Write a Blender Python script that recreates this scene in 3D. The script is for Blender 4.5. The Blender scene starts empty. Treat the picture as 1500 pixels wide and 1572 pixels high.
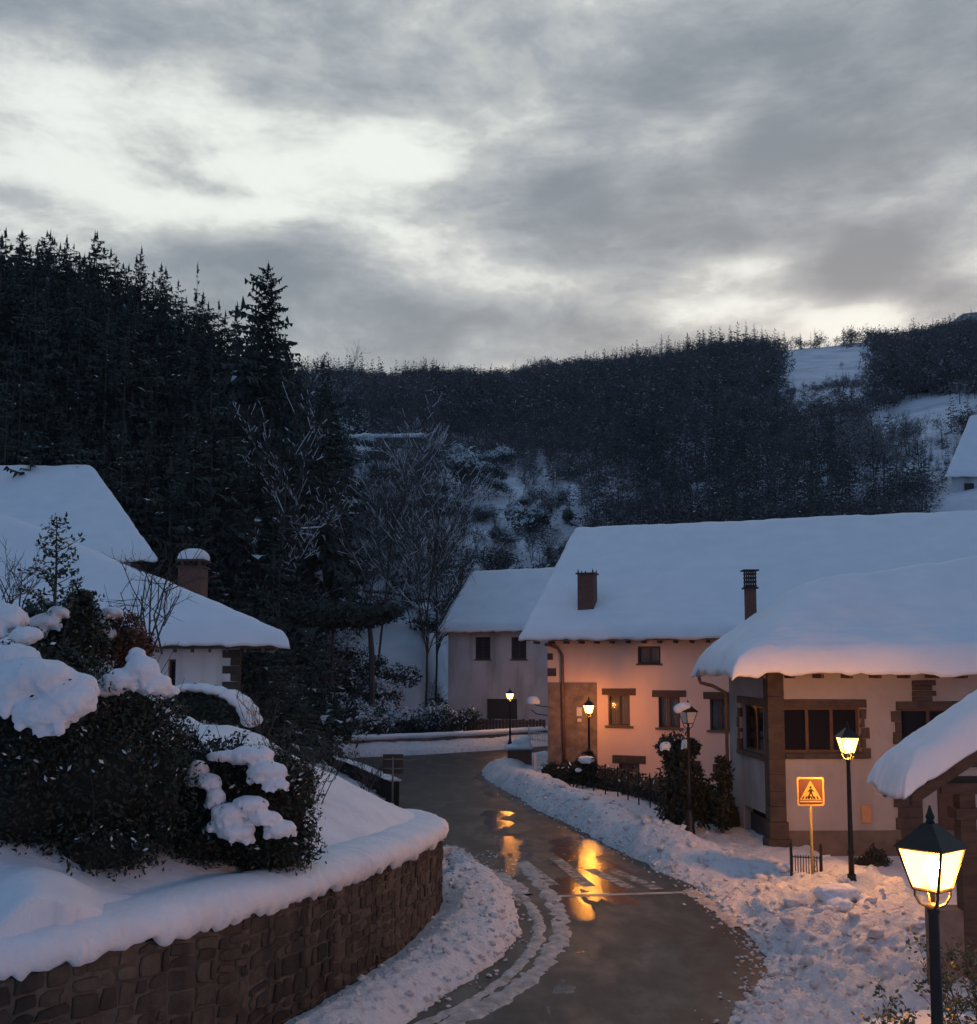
import bpy, bmesh, math, random
import numpy as np
from mathutils import Vector, Matrix

R = math.radians
sc = bpy.context.scene
# ------------------------------------------------------------------ camera, sky, sun, exposure
EYE = 5.6
FPX = 1600.0            # focal length in pixels of the 1500 x 1572 photograph
PITCH = R(5.0)
cam_d = bpy.data.cameras.new('camera')
cam = bpy.data.objects.new('camera', cam_d)
sc.collection.objects.link(cam)
cam.location = (0, 0, EYE)
cam.rotation_euler = (R(90) + PITCH, 0, 0)
cam_d.sensor_fit = 'AUTO'; cam_d.sensor_width = 36.0
cam_d.lens = 36.0 * FPX / 1572.0
cam_d.shift_y = 94.0 / 1572.0
cam_d.clip_end = 6000; cam_d.clip_start = 0.1
sc.camera = cam

SUN_EL, SUN_AZ = R(17), R(19)        # azimuth measured from +Y towards +X
world = bpy.data.worlds.new('World'); sc.world = world; world.use_nodes = True
def build_world():
    nt = world.node_tree; N = nt.nodes; L = nt.links
    N.clear()
    out = N.new('ShaderNodeOutputWorld'); bg = N.new('ShaderNodeBackground')
    L.new(bg.outputs[0], out.inputs[0])
    tc = N.new('ShaderNodeTexCoord')
    nrm = N.new('ShaderNodeVectorMath'); nrm.operation = 'NORMALIZE'; L.new(tc.outputs['Generated'], nrm.inputs[0])
    D = nrm.outputs[0]
    def m(op, a, b=None, c=None, clamp=False):
        n = N.new('ShaderNodeMath'); n.operation = op; n.use_clamp = clamp
        for i, v in enumerate((a, b, c)):
            if v is None: continue
            if isinstance(v, (int, float)): n.inputs[i].default_value = v
            else: L.new(v, n.inputs[i])
        return n.outputs[0]
    sep = N.new('ShaderNodeSeparateXYZ'); L.new(D, sep.inputs[0])
    X, Y, Z = sep.outputs
    zc = m('MAXIMUM', Z, 0.0)
    # clouds lie on a curved layer: divide by height above the horizon
    den = m('ADD', zc, 0.8)
    cmb = N.new('ShaderNodeCombineXYZ')
    L.new(m('DIVIDE', X, den), cmb.inputs[0]); L.new(m('DIVIDE', Y, den), cmb.inputs[1])
    L.new(m('MULTIPLY', Z, 1.7), cmb.inputs[2])
    def noise(scale, detail, rough, dist=0.0, off=(0, 0, 0)):
        mp = N.new('ShaderNodeMapping'); mp.inputs['Location'].default_value = off
        L.new(cmb.outputs[0], mp.inputs[0])
        n = N.new('ShaderNodeTexNoise'); n.inputs['Scale'].default_value = scale
        n.inputs['Detail'].default_value = detail; n.inputs['Roughness'].default_value = rough
        n.inputs['Distortion'].default_value = dist
        L.new(mp.outputs[0], n.inputs['Vector']); return n.outputs['Fac']
    n1 = noise(3.6, 12, 0.62, 0.22, (3.1, 1.7, 0.4))
    n2 = noise(10.0, 10, 0.64, 0.2, (7.3, 2.2, 5.0))
    def direction(px, py):
        d = Vector((0, math.cos(PITCH), math.sin(PITCH))) + Vector((1, 0, 0)) * ((px - 750) / FPX) \
            + Vector((0, -math.sin(PITCH), math.cos(PITCH))) * ((880 - py) / FPX)
        return d.normalized()
    def lobe(px, py, sx, sy, amp):
        # one break (or thick patch) in the cloud cover, as an azimuth / elevation spread in radians
        d = direction(px, py)
        az0 = math.atan2(d.x, d.y); el0 = math.asin(d.z)
        az = m('ARCTAN2', X, Y); el = m('ARCSINE', Z)
        a = m('DIVIDE', m('SUBTRACT', az, az0), sx); b = m('DIVIDE', m('SUBTRACT', el, el0), sy)
        r2 = m('ADD', m('MULTIPLY', a, a), m('MULTIPLY', b, b))
        return m('MULTIPLY', m('EXPONENT', m('MULTIPLY', r2, -1.0)), amp)
    tot = m('ADD', m('MULTIPLY', m('SUBTRACT', n1, 0.5), 1.9), m('MULTIPLY', m('SUBTRACT', n2, 0.5), 1.35))
    lobes = [(110, 235, .27, .075, .62), (150, 90, .13, .07, .20), (330, 325, .13, .030, .30), (620, 235, .10, .032, .45),
             (1010, 205, .10, .022, .26), (1090, 250, .03, .02, .20), (780, 430, .13, .018, .48), (1150, 405, .07, .016, .60),
             (1080, 475, .07, .016, .5), (1320, 492, .06, .022, .85), (1480, 410, .05, .020, .40), (600, 380, .05, .02, .2),
             (1320, 400, .055, .028, -.55), (1440, 455, .05, .02, -.45), (480, 370, .06, .03, -.40), (330, 293, .06, .010, -.45),
             (45, 305, .035, .012, -.40), (330, 390, .09, .03, -.38), (500, 470, .10, .05, -.20), (950, 280, .14, .055, -.30),
             (830, 120, .50, .045, -.12), (30, 20, .10, .03, -.30), (1450, 90, .22, .12, -.34), (700, 60, .7, .22, .06), (620, 300, .35, .05, .12), (800, 345, .22, .05, .14)]
    for l in lobes: tot = m('ADD', tot, lobe(*l))
    mask = N.new('ShaderNodeMapRange'); mask.interpolation_type = 'SMOOTHSTEP'
    mask.inputs['From Min'].default_value = -0.50; mask.inputs['From Max'].default_value = 0.70
    L.new(tot, mask.inputs['Value'])
    ramp = N.new('ShaderNodeValToRGB'); e = ramp.color_ramp.elements
    e[0].position = 0.0; e[0].color = (0.195, 0.228, 0.262, 1)
    e[1].position = 1.0; e[1].color = (0.90, 0.925, 0.86, 1)
    k = e.new(0.38); k.color = (0.355, 0.386, 0.412, 1)
    k = e.new(0.66); k.color = (0.52, 0.54, 0.53, 1)
    L.new(mask.outputs[0], ramp.inputs[0])
    # dusk: bright towards the west (where the sun went down), darker and bluer overhead and in the east
    sd = Vector((math.sin(SUN_AZ - R(12)) * math.cos(R(8)), math.cos(SUN_AZ - R(12)) * math.cos(R(8)), math.sin(R(8))))
    dot = N.new('ShaderNodeVectorMath'); dot.operation = 'DOT_PRODUCT'; L.new(D, dot.inputs[0]); dot.inputs[1].default_value = sd
    fall = N.new('ShaderNodeMapRange'); fall.interpolation_type = 'SMOOTHSTEP'
    fall.inputs['From Min'].default_value = 0.05; fall.inputs['From Max'].default_value = 0.93
    L.new(dot.outputs['Value'], fall.inputs['Value'])
    tint = N.new('ShaderNodeMix'); tint.data_type = 'RGBA'
    tint.inputs[6].default_value = (0.285, 0.45, 0.785, 1); tint.inputs[7].default_value = (1, 1, 1, 1)
    L.new(fall.outputs[0], tint.inputs[0])
    mul = N.new('ShaderNodeMix'); mul.data_type = 'RGBA'; mul.blend_type = 'MULTIPLY'; mul.inputs[0].default_value = 1
    L.new(ramp.outputs[0], mul.inputs[6]); L.new(tint.outputs[2], mul.inputs[7])
    # the clear dusk sky above the cloud layer
    sky = N.new('ShaderNodeTexSky'); sky.sky_type = 'NISHITA'; sky.sun_disc = False
    sky.sun_elevation = R(1.5); sky.sun_rotation = SUN_AZ
    add = N.new('ShaderNodeMix'); add.data_type = 'RGBA'; add.blend_type = 'ADD'; add.inputs[0].default_value = 0.06
    L.new(mul.outputs[2], add.inputs[6]); L.new(sky.outputs[0], add.inputs[7])
    L.new(add.outputs[2], bg.inputs[0]); bg.inputs[1].default_value = 1.0
build_world()

sun_d = bpy.data.lights.new('sun', 'SUN'); sun_d.energy = 0.12; sun_d.angle = R(25); sun_d.color = (1, .93, .82)
sun = bpy.data.objects.new('sun', sun_d); sc.collection.objects.link(sun)
sun.rotation_euler = Vector((math.sin(SUN_AZ) * math.cos(SUN_EL), math.cos(SUN_AZ) * math.cos(SUN_EL), math.sin(SUN_EL))).to_track_quat('Z', 'Y').to_euler()
vs = sc.view_settings
vs.view_transform = 'Standard'; vs.look = 'None'; vs.gamma = 1; vs.exposure = 0; vs.use_curve_mapping = False
sc.render.engine = 'CYCLES'
sc.cycles.use_denoising = True
sc.cycles.max_bounces = 6; sc.cycles.diffuse_bounces = 3; sc.cycles.glossy_bounces = 3
sc.cycles.transparent_max_bounces = 12; sc.cycles.sample_clamp_indirect = 6
LAMP_RADIANCE = 1700.0      # of the bulb in each lantern; the panes only glow

# ------------------------------------------------------------------ helpers
rng = np.random.default_rng(7); rnd = random.Random(7)
COL = sc.collection
def W(px, py, Y):
    """the place seen at a photograph pixel, at ground distance Y"""
    dx = (px - 750) / FPX; dv = (880 - py) / FPX
    dy = math.cos(PITCH) - dv * math.sin(PITCH); dz = math.sin(PITCH) + dv * math.cos(PITCH)
    s = Y / dy
    return Vector((dx * s, Y, EYE + dz * s))
def G(px, py, z=0.0):
    dx = (px - 750) / FPX; dv = (880 - py) / FPX
    dy = math.cos(PITCH) - dv * math.sin(PITCH); dz = math.sin(PITCH) + dv * math.cos(PITCH)
    s = (z - EYE) / dz
    return Vector((dx * s, dy * s, z))
def project(p):
    x, y, z = p[0], p[1], p[2] - EYE
    f = y * math.cos(PITCH) + z * math.sin(PITCH); u = -y * math.sin(PITCH) + z * math.cos(PITCH)
    return 750 + FPX * x / f, 880 - FPX * u / f

def _hash(ix, iy, iz, seed):
    h = (ix.astype(np.int64) * 374761393 + iy.astype(np.int64) * 668265263 + iz.astype(np.int64) * 2147483647 + seed * 1274126177) & 0xffffffff
    h = ((h ^ (h >> 13)) * 1274126177) & 0xffffffff
    h = h ^ (h >> 16)
    return (h & 0xffffff) / float(0xffffff)
def vnoise(x, y, z=None, seed=0):
    x = np.asarray(x, float); y = np.asarray(y, float); z = np.zeros_like(x) if z is None else np.asarray(z, float)
    ix, iy, iz = np.floor(x), np.floor(y), np.floor(z)
    fx, fy, fz = x - ix, y - iy, z - iz
    fx = fx * fx * (3 - 2 * fx); fy = fy * fy * (3 - 2 * fy); fz = fz * fz * (3 - 2 * fz)
    r = 0
    for a in (0, 1):
        for b in (0, 1):
            for c in (0, 1):
                w = (fx if a else 1 - fx) * (fy if b else 1 - fy) * (fz if c else 1 - fz)
                r = r + w * _hash(ix + a, iy + b, iz + c, seed)
    return r * 2 - 1
def fbm(x, y, z=None, oct=4, seed=0, gain=.5):
    r = 0; a = 1; f = 1; t = 0
    for o in range(oct):
        r = r + a * vnoise(np.asarray(x) * f, np.asarray(y) * f, None if z is None else np.asarray(z) * f, seed + o * 17); t += a; a *= gain; f *= 2.03
    return r / t

def origin(o):
    v = Vector((0, 0, 0))
    while o is not None: v += o.location; o = o.parent
    return v
def mesh_data(name, verts, faces, mats=(), smooth=False, midx=None):
    me = bpy.data.meshes.new(name)
    verts = np.asarray(verts, dtype=np.float32)
    if isinstance(faces, np.ndarray):
        n, k = faces.shape
        me.vertices.add(len(verts)); me.vertices.foreach_set('co', verts.ravel())
        me.loops.add(n * k); me.loops.foreach_set('vertex_index', faces.astype(np.int32).ravel())
        me.polygons.add(n); me.polygons.foreach_set('loop_start', np.arange(0, n * k, k, dtype=np.int32))
        me.update(calc_edges=True)
    else:
        me.from_pydata(verts.tolist(), [], faces)
    for mt in mats: me.materials.append(mt)
    if midx is not None: me.polygons.foreach_set('material_index', np.asarray(midx, dtype=np.int32))
    if smooth: me.polygons.foreach_set('use_smooth', np.ones(len(me.polygons), dtype=bool))
    me.validate(); me.update()
    return me
def tag(o, label=None, cat=None, group=None, kind=None):
    if label: o['label'] = label
    if cat: o['category'] = cat
    if group: o['group'] = group
    if kind: o['kind'] = kind
    return o
def obj(name, verts, faces, mat, parent=None, smooth=False, midx=None, loc=None):
    """one mesh object from world-space vertices"""
    v = np.asarray(verts, dtype=float).reshape(-1, 3)
    off = origin(parent) if parent else Vector(loc or (0, 0, 0))
    v = v - np.array(off)
    mats = mat if isinstance(mat, (list, tuple)) else [mat]
    o = bpy.data.objects.new(name, mesh_data(name, v, faces, mats, smooth, midx))
    COL.objects.link(o)
    if parent: o.parent = parent
    elif loc: o.location = loc
    return o
def thing(name, loc, label, cat, group=None):
    o = bpy.data.objects.new(name, None); COL.objects.link(o); o.location = loc; o.empty_display_size = .3
    return tag(o, label, cat, group)
def copy_tree(o, parent=None):
    c = o.copy(); COL.objects.link(c); c.parent = parent
    for ch in o.children: copy_tree(ch, c)
    return c

class MB:
    """collects boxes, tubes and lathes into one mesh"""
    def __init__(s): s.v = []; s.f = []
    def add(s, v, f):
        n = len(s.v); s.v += [tuple(p) for p in v]; s.f += [tuple(i + n for i in q) for q in f]; return s
    def box(s, o, ux, uy, uz):
        """box from corner o and three edge vectors"""
        o, ux, uy, uz = map(Vector, (o, ux, uy, uz))
        p = [o, o + ux, o + ux + uy, o + uy]; p += [q + uz for q in p]
        f = [(0, 3, 2, 1), (4, 5, 6, 7), (0, 1, 5, 4), (1, 2, 6, 5), (2, 3, 7, 6), (3, 0, 4, 7)]
        if ux.cross(uy).dot(uz) < 0: f = [tuple(reversed(q)) for q in f]
        return s.add(p, f)
    def cbox(s, c, sx, sy, sz, yaw=0):
        a = Vector((math.cos(yaw), math.sin(yaw), 0)); b = Vector((-math.sin(yaw), math.cos(yaw), 0)); z = Vector((0, 0, 1))
        return s.box(Vector(c) - a * sx / 2 - b * sy / 2 - z * sz / 2, a * sx, b * sy, z * sz)
    def tube(s, pts, rad, n=6, cap=True):
        pts = [Vector(p) for p in pts]; rad = rad if isinstance(rad, (list, tuple)) else [rad] * len(pts)
        v = []; f = []
        ref = None
        for i, p in enumerate(pts):
            d = (pts[min(i + 1, len(pts) - 1)] - pts[max(i - 1, 0)])
            d = d.normalized() if d.length > 1e-9 else Vector((0, 0, 1))
            if ref is None: ref = Vector((1, 0, 0)) if abs(d.x) < .9 else Vector((0, 1, 0))
            a = d.cross(ref); a = a.normalized() if a.length > 1e-6 else d.orthogonal().normalized()
            b = d.cross(a)
            for k in range(n):
                t = 2 * math.pi * k / n
                v.append(p + (a * math.cos(t) + b * math.sin(t)) * rad[i])
        for i in range(len(pts) - 1):
            for k in range(n):
                f.append((i * n + k, i * n + (k + 1) % n, (i + 1) * n + (k + 1) % n, (i + 1) * n + k))
        if cap: f += [tuple(reversed(range(n))), tuple((len(pts) - 1) * n + k for k in range(n))]
        return s.add(v, f)
    def lathe(s, c, prof, n=12):
        """profile of (radius, height) turned about the vertical through c"""
        c = Vector(c); v = []; f = []
        for r_, h_ in prof:
            for k in range(n):
                t = 2 * math.pi * k / n; v.append(c + Vector((r_ * math.cos(t), r_ * math.sin(t), h_)))
        for i in range(len(prof) - 1):
            for k in range(n):
                f.append((i * n + k, i * n + (k + 1) % n, (i + 1) * n + (k + 1) % n, (i + 1) * n + k))
        f += [tuple(reversed(range(n))), tuple((len(prof) - 1) * n + k for k in range(n))]
        return s.add(v, f)
    def build(s, name, mat, parent=None, smooth=False, loc=None):
        return obj(name, s.v, s.f, mat, parent, smooth, loc=loc)

def grid_faces(nu, nv):
    i = np.arange(nu - 1)[:, None] * nv + np.arange(nv - 1)[None, :]
    return np.stack([i, i + nv, i + nv + 1, i + 1], -1).reshape(-1, 4)
def catmull(pts, n):
    P = [np.array(p, float) for p in pts]; P = [2 * P[0] - P[1]] + P + [2 * P[-1] - P[-2]]
    out = []
    for i in range(1, len(P) - 2):
        for k in range(n):
            t = k / n
            out.append(.5 * ((2 * P[i]) + (-P[i - 1] + P[i + 1]) * t + (2 * P[i - 1] - 5 * P[i] + 4 * P[i + 1] - P[i + 2]) * t * t + (-P[i - 1] + 3 * P[i] - 3 * P[i + 1] + P[i + 2]) * t ** 3))
    out.append(P[-2]); return np.array(out)
def sdist(x, y, line):
    """signed distance to a polyline, positive on its right when walked"""
    best = np.full(np.shape(x), 1e9); sg = np.zeros(np.shape(x))
    for (ax, ay), (bx, by) in zip(line[:-1], line[1:]):
        dx, dy = bx - ax, by - ay; l2 = dx * dx + dy * dy + 1e-12
        t = np.clip(((x - ax) * dx + (y - ay) * dy) / l2, 0, 1)
        d = np.hypot(x - ax - t * dx, y - ay - t * dy)
        c = (x - ax) * dy - (y - ay) * dx
        u = d < best - 1e-9
        best = np.where(u, d, best); sg = np.where(u, np.sign(c), sg)
    return best * np.where(sg == 0, 1, sg)

# ------------------------------------------------------------------ materials
MATS = {}
def mat(name, color, rough=.7, color2=None, scale=4, detail=5, lo=.35, hi=.65, bump=0, bump_scale=20, metal=0, spec=.4, stretch=(1, 1, 1), coords='Object', emit=None, estr=0, bdist=.02, streak=None):
    mt = bpy.data.materials.new(name); mt.use_nodes = True
    nt = mt.node_tree; N = nt.nodes; L = nt.links; b = N['Principled BSDF']
    b.inputs['Base Color'].default_value = (*color, 1); b.inputs['Roughness'].default_value = rough
    b.inputs['Metallic'].default_value = metal; b.inputs['Specular IOR Level'].default_value = spec
    geo = N.new('ShaderNodeNewGeometry'); tc = N.new('ShaderNodeTexCoord')
    mp = N.new('ShaderNodeMapping'); mp.inputs['Scale'].default_value = stretch
    L.new(geo.outputs['Position'] if coords == 'World' else tc.outputs['Object'], mp.inputs[0])
    if color2:
        n = N.new('ShaderNodeTexNoise'); n.inputs['Scale'].default_value = scale; n.inputs['Detail'].default_value = detail; n.inputs['Roughness'].default_value = .6
        L.new(mp.outputs[0], n.inputs['Vector'])
        r = N.new('ShaderNodeValToRGB'); r.color_ramp.elements[0].position = lo; r.color_ramp.elements[1].position = hi
        r.color_ramp.elements[0].color = (*color, 1); r.color_ramp.elements[1].color = (*color2, 1)
        L.new(n.outputs['Fac'], r.inputs[0]); src = r.outputs[0]
        if streak:
            col3, ss, slo, shi = streak
            mp2 = N.new('ShaderNodeMapping'); mp2.inputs['Scale'].default_value = ss
            L.new(geo.outputs['Position'], mp2.inputs[0])
            n3 = N.new('ShaderNodeTexNoise'); n3.inputs['Scale'].default_value = 1; n3.inputs['Detail'].default_value = 4; L.new(mp2.outputs[0], n3.inputs['Vector'])
            mr = N.new('ShaderNodeMapRange'); mr.inputs['From Min'].default_value = slo; mr.inputs['From Max'].default_value = shi; L.new(n3.outputs['Fac'], mr.inputs[0])
            mx = N.new('ShaderNodeMix'); mx.data_type = 'RGBA'; L.new(mr.outputs[0], mx.inputs[0]); L.new(src, mx.inputs[6]); mx.inputs[7].default_value = (*col3, 1)
            src = mx.outputs[2]
        L.new(src, b.inputs['Base Color'])
    if bump:
        n2 = N.new('ShaderNodeTexNoise'); n2.inputs['Scale'].default_value = bump_scale; n2.inputs['Detail'].default_value = 6; n2.inputs['Roughness'].default_value = .65
        L.new(mp.outputs[0], n2.inputs['Vector'])
        bp = N.new('ShaderNodeBump'); bp.inputs['Strength'].default_value = bump; bp.inputs['Distance'].default_value = bdist
        L.new(n2.outputs['Fac'], bp.inputs['Height']); L.new(bp.outputs[0], b.inputs['Normal'])
    if emit:
        b.inputs['Emission Color'].default_value = (*emit, 1); b.inputs['Emission Strength'].default_value = estr
    MATS[name] = mt
    return mt
mat('snow', (.83, .86, .89), .65, (.74, .77, .82), 1.3, bump=.75, bump_scale=7, coords='World', spec=.25, bdist=.06)
mat('roof_snow', (.84, .87, .90), .7, (.78, .815, .86), .8, bump=.25, bump_scale=6, coords='World', spec=.2, bdist=.03)
mat('ploughed_snow', (.79, .80, .82), .65, (.50, .47, .45), 4.5, lo=.50, hi=.80, bump=1, bump_scale=11, coords='World', spec=.25, bdist=.09)
mat('dirty_snow', (.55, .53, .52), .6, (.24, .22, .21), 4, lo=.35, hi=.7, bump=.9, bump_scale=16, coords='World', spec=.3, bdist=.04)
mat('hill_snow', (.72, .76, .82), .8, (.42, .45, .5), .12, lo=.42, hi=.75, coords='World', spec=.1)
mat('forest_floor', (.30, .33, .36), .9, (.06, .06, .06), .16, lo=.35, hi=.6, coords='World', spec=.1)
mat('needles', (.030, .044, .040), .75, (.055, .070, .058), 1.2, spec=.2)
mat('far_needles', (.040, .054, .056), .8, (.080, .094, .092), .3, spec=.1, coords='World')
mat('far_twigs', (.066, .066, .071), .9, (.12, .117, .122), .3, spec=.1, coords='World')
mat('leaf_snow', (.62, .68, .74), .7, spec=.2)
mat('bark', (.045, .038, .034), .9, (.09, .08, .072), 3, bump=.6, bump_scale=12, stretch=(1, 1, .25))
mat('twig', (.050, .042, .040), .9, (.085, .073, .068), 2)
mat('leaf', (.010, .018, .012), .6, (.020, .030, .018), 3)
mat('holly_leaf', (.014, .032, .02), .35, (.03, .05, .03), 3)
mat('brown_leaf', (.10, .045, .030), .7, (.16, .075, .045), 4)
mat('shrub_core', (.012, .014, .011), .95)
mat('stone', (.046, .036, .028), .85, (.095, .075, .056), 2.6, bump=.9, bump_scale=11, coords='World', bdist=.035, streak=((.028, .024, .020), (2.0, 2.0, .10), .50, .64))
N_ = MATS['stone'].node_tree.nodes; L_ = MATS['stone'].node_tree.links; oi_ = N_.new('ShaderNodeObjectInfo'); hs_ = N_.new('ShaderNodeHueSaturation'); mr_ = N_.new('ShaderNodeMapRange')
mr_.inputs['To Min'].default_value = .6; mr_.inputs['To Max'].default_value = 1.5; L_.new(oi_.outputs['Random'], mr_.inputs[0]); b_ = N_['Principled BSDF']; src_ = b_.inputs['Base Color'].links[0].from_socket
L_.new(mr_.outputs[0], hs_.inputs['Value']); L_.new(src_, hs_.inputs['Color']); L_.new(hs_.outputs[0], b_.inputs['Base Color'])
mat('mortar', (.15, .13, .105), .95, (.075, .062, .05), 3, bump=.6, bump_scale=18, coords='World', streak=((.04, .037, .032), (2.2, 2.2, .12), .48, .64))
mat('cut_stone', (.078, .060, .049), .85, (.046, .036, .030), 3, bump=.5, bump_scale=12, coords='World')
mat('plinth', (.17, .135, .112), .9, (.11, .088, .072), 1.6, bump=.4, bump_scale=14, coords='World')
mat('plaster_white', (.78, .76, .745), .9, (.68, .66, .65), .7, bump=.25, bump_scale=22, coords='World', streak=((.46, .44, .43), (1.3, 1.3, .18), .55, .85))
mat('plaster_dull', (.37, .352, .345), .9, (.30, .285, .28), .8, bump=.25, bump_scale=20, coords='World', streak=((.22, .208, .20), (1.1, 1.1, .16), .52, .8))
mat('plaster_grey', (.55, .57, .61), .9, (.44, .455, .49), .5, bump=.25, bump_scale=18, coords='World', streak=((.27, .28, .30), (.9, .9, .16), .50, .74))
mat('plaster_salmon', (.80, .55, .445), .9, (.74, .505, .405), .5, bump=.25, bump_scale=18, coords='World', streak=((.62, .42, .335), (.8, .8, .14), .55, .85))
mat('rubble', (.27, .20, .16), .9, (.15, .11, .09), 2.6, bump=.9, bump_scale=5, coords='World', bdist=.05)
mat('roof_tile', (.12, .065, .045), .85, (.07, .04, .03), 5, coords='World')
mat('timber', (.06, .038, .026), .75, (.10, .062, .042), 3, stretch=(1, 1, 6), bump=.3, bump_scale=14)
mat('window_wood', (.11, .055, .032), .55, (.075, .038, .024), 4)
mat('shutter', (.035, .034, .038), .6, (.05, .048, .05), 6)
mat('room_dark', (.02, .018, .017), .9)
mat('curtain', (.52, .47, .42), .9, (.42, .38, .34), 9, stretch=(8, 8, .4))
mat('iron', (.012, .012, .013), .45, (.022, .02, .02), 8, metal=.3)
mat('copper_pipe', (.20, .115, .085), .55, (.13, .08, .065), 4, metal=.3)
mat('brick', (.17, .085, .062), .9, (.115, .06, .046), 9, bump=.6, bump_scale=30)
mat('sign_yellow', (.46, .34, .11), .5, (.40, .29, .09), 5)
mat('sign_face', (.52, .39, .13), .5, (.46, .34, .11), 6)
mat('sign_dark', (.10, .045, .05), .5)
mat('sign_black', (.012, .010, .010), .5)
mat('galvanised', (.24, .22, .215), .55, (.17, .155, .15), 5, metal=.4)
mat('plate_white', (.62, .60, .57), .6)
mat('soil', (.075, .045, .035), .95, (.04, .026, .022), 6, bump=.7, bump_scale=18)
mat('meter_box', (.50, .27, .15), .7, (.42, .22, .12), 3)
mat('paint', (.42, .40, .385), .5, (.05, .046, .045), 4, lo=.36, hi=.58, coords='World')
def bulb_mat(name, k): mat(name, (.8, .6, .3), .3, emit=(1.0, .37, .055), estr=LAMP_RADIANCE * k)
bulb_mat('bulb_near', 1.15); bulb_mat('bulb_crossing', 2.2); bulb_mat('bulb_house', .52); bulb_mat('bulb_far', .45)
def lamp_glass():
    mt = bpy.data.materials.new('lamp_glass'); mt.use_nodes = True; nt = mt.node_tree; N = nt.nodes; N.clear()
    o = N.new('ShaderNodeOutputMaterial'); t = N.new('ShaderNodeBsdfTransparent'); e = N.new('ShaderNodeEmission'); a = N.new('ShaderNodeAddShader')
    t.inputs[0].default_value = (.92, .88, .8, 1); e.inputs[0].default_value = (1.0, .41, .09, 1); e.inputs[1].default_value = 3.0
    nt.links.new(t.outputs[0], a.inputs[0]); nt.links.new(e.outputs[0], a.inputs[1]); nt.links.new(a.outputs[0], o.inputs[0]); MATS['lamp_glass'] = mt
lamp_glass()
mat('frosted_glass', (.55, .55, .56), .35, (.45, .45, .46), 5)
def glass_mat():
    mt = bpy.data.materials.new('glass'); mt.use_nodes = True; nt = mt.node_tree; N = nt.nodes; N.clear()
    o = N.new('ShaderNodeOutputMaterial'); t = N.new('ShaderNodeBsdfTransparent'); g = N.new('ShaderNodeBsdfGlossy'); mx = N.new('ShaderNodeMixShader')
    t.inputs[0].default_value = (.78, .78, .8, 1); g.inputs['Roughness'].default_value = .04
    f = N.new('ShaderNodeFresnel'); f.inputs[0].default_value = 1.22
    nt.links.new(f.outputs[0], mx.inputs[0]); nt.links.new(t.outputs[0], mx.inputs[1]); nt.links.new(g.outputs[0], mx.inputs[2]); nt.links.new(mx.outputs[0], o.inputs[0])
    MATS['glass'] = mt
glass_mat()
def road_mat():
    mt = bpy.data.materials.new('wet_asphalt'); mt.use_nodes = True; nt = mt.node_tree; N = nt.nodes; L = nt.links; b = N['Principled BSDF']
    geo = N.new('ShaderNodeNewGeometry')
    def noise(scale, det=6, st=(1, 1, 1), dist=0):
        mp = N.new('ShaderNodeMapping'); mp.inputs['Scale'].default_value = st; L.new(geo.outputs['Position'], mp.inputs[0])
        n = N.new('ShaderNodeTexNoise'); n.inputs['Scale'].default_value = scale; n.inputs['Detail'].default_value = det; n.inputs['Distortion'].default_value = dist
        n.inputs['Roughness'].default_value = .6
        L.new(mp.outputs[0], n.inputs['Vector']); return n.outputs['Fac']
    big = noise(.8, 5, (1.3, .6, 1), .3); mid = noise(1.9, 7, (1.2, .7, 1)); fine = noise(34, 4); rip = noise(6.0, 6, (1, .8, 1))
    # slush film: paler patches
    r = N.new('ShaderNodeValToRGB'); L.new(mid, r.inputs[0])
    r.color_ramp.elements[0].position = .36; r.color_ramp.elements[0].color = (.022, .019, .0185, 1)
    r.color_ramp.elements[1].position = .78; r.color_ramp.elements[1].color = (.066, .059, .057, 1)
    L.new(r.outputs[0], b.inputs['Base Color'])
    rr = N.new('ShaderNodeMapRange'); rr.inputs['From Min'].default_value = .34; rr.inputs['From Max'].default_value = .55
    rr.inputs['To Min'].default_value = .40; rr.inputs['To Max'].default_value = .58; L.new(big, rr.inputs[0]); L.new(rr.outputs[0], b.inputs['Roughness'])
    b.inputs['Specular IOR Level'].default_value = .36
    b1 = N.new('ShaderNodeBump'); b1.inputs['Strength'].default_value = .5; b1.inputs['Distance'].default_value = .008; L.new(fine, b1.inputs['Height'])
    b2 = N.new('ShaderNodeBump'); b2.inputs['Strength'].default_value = .22; b2.inputs['Distance'].default_value = .015; L.new(rip, b2.inputs['Height'])
    L.new(b1.outputs[0], b2.inputs['Normal']); L.new(b2.outputs[0], b.inputs['Normal'])
    MATS['wet_asphalt'] = mt
road_mat()
M = MATS

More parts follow.
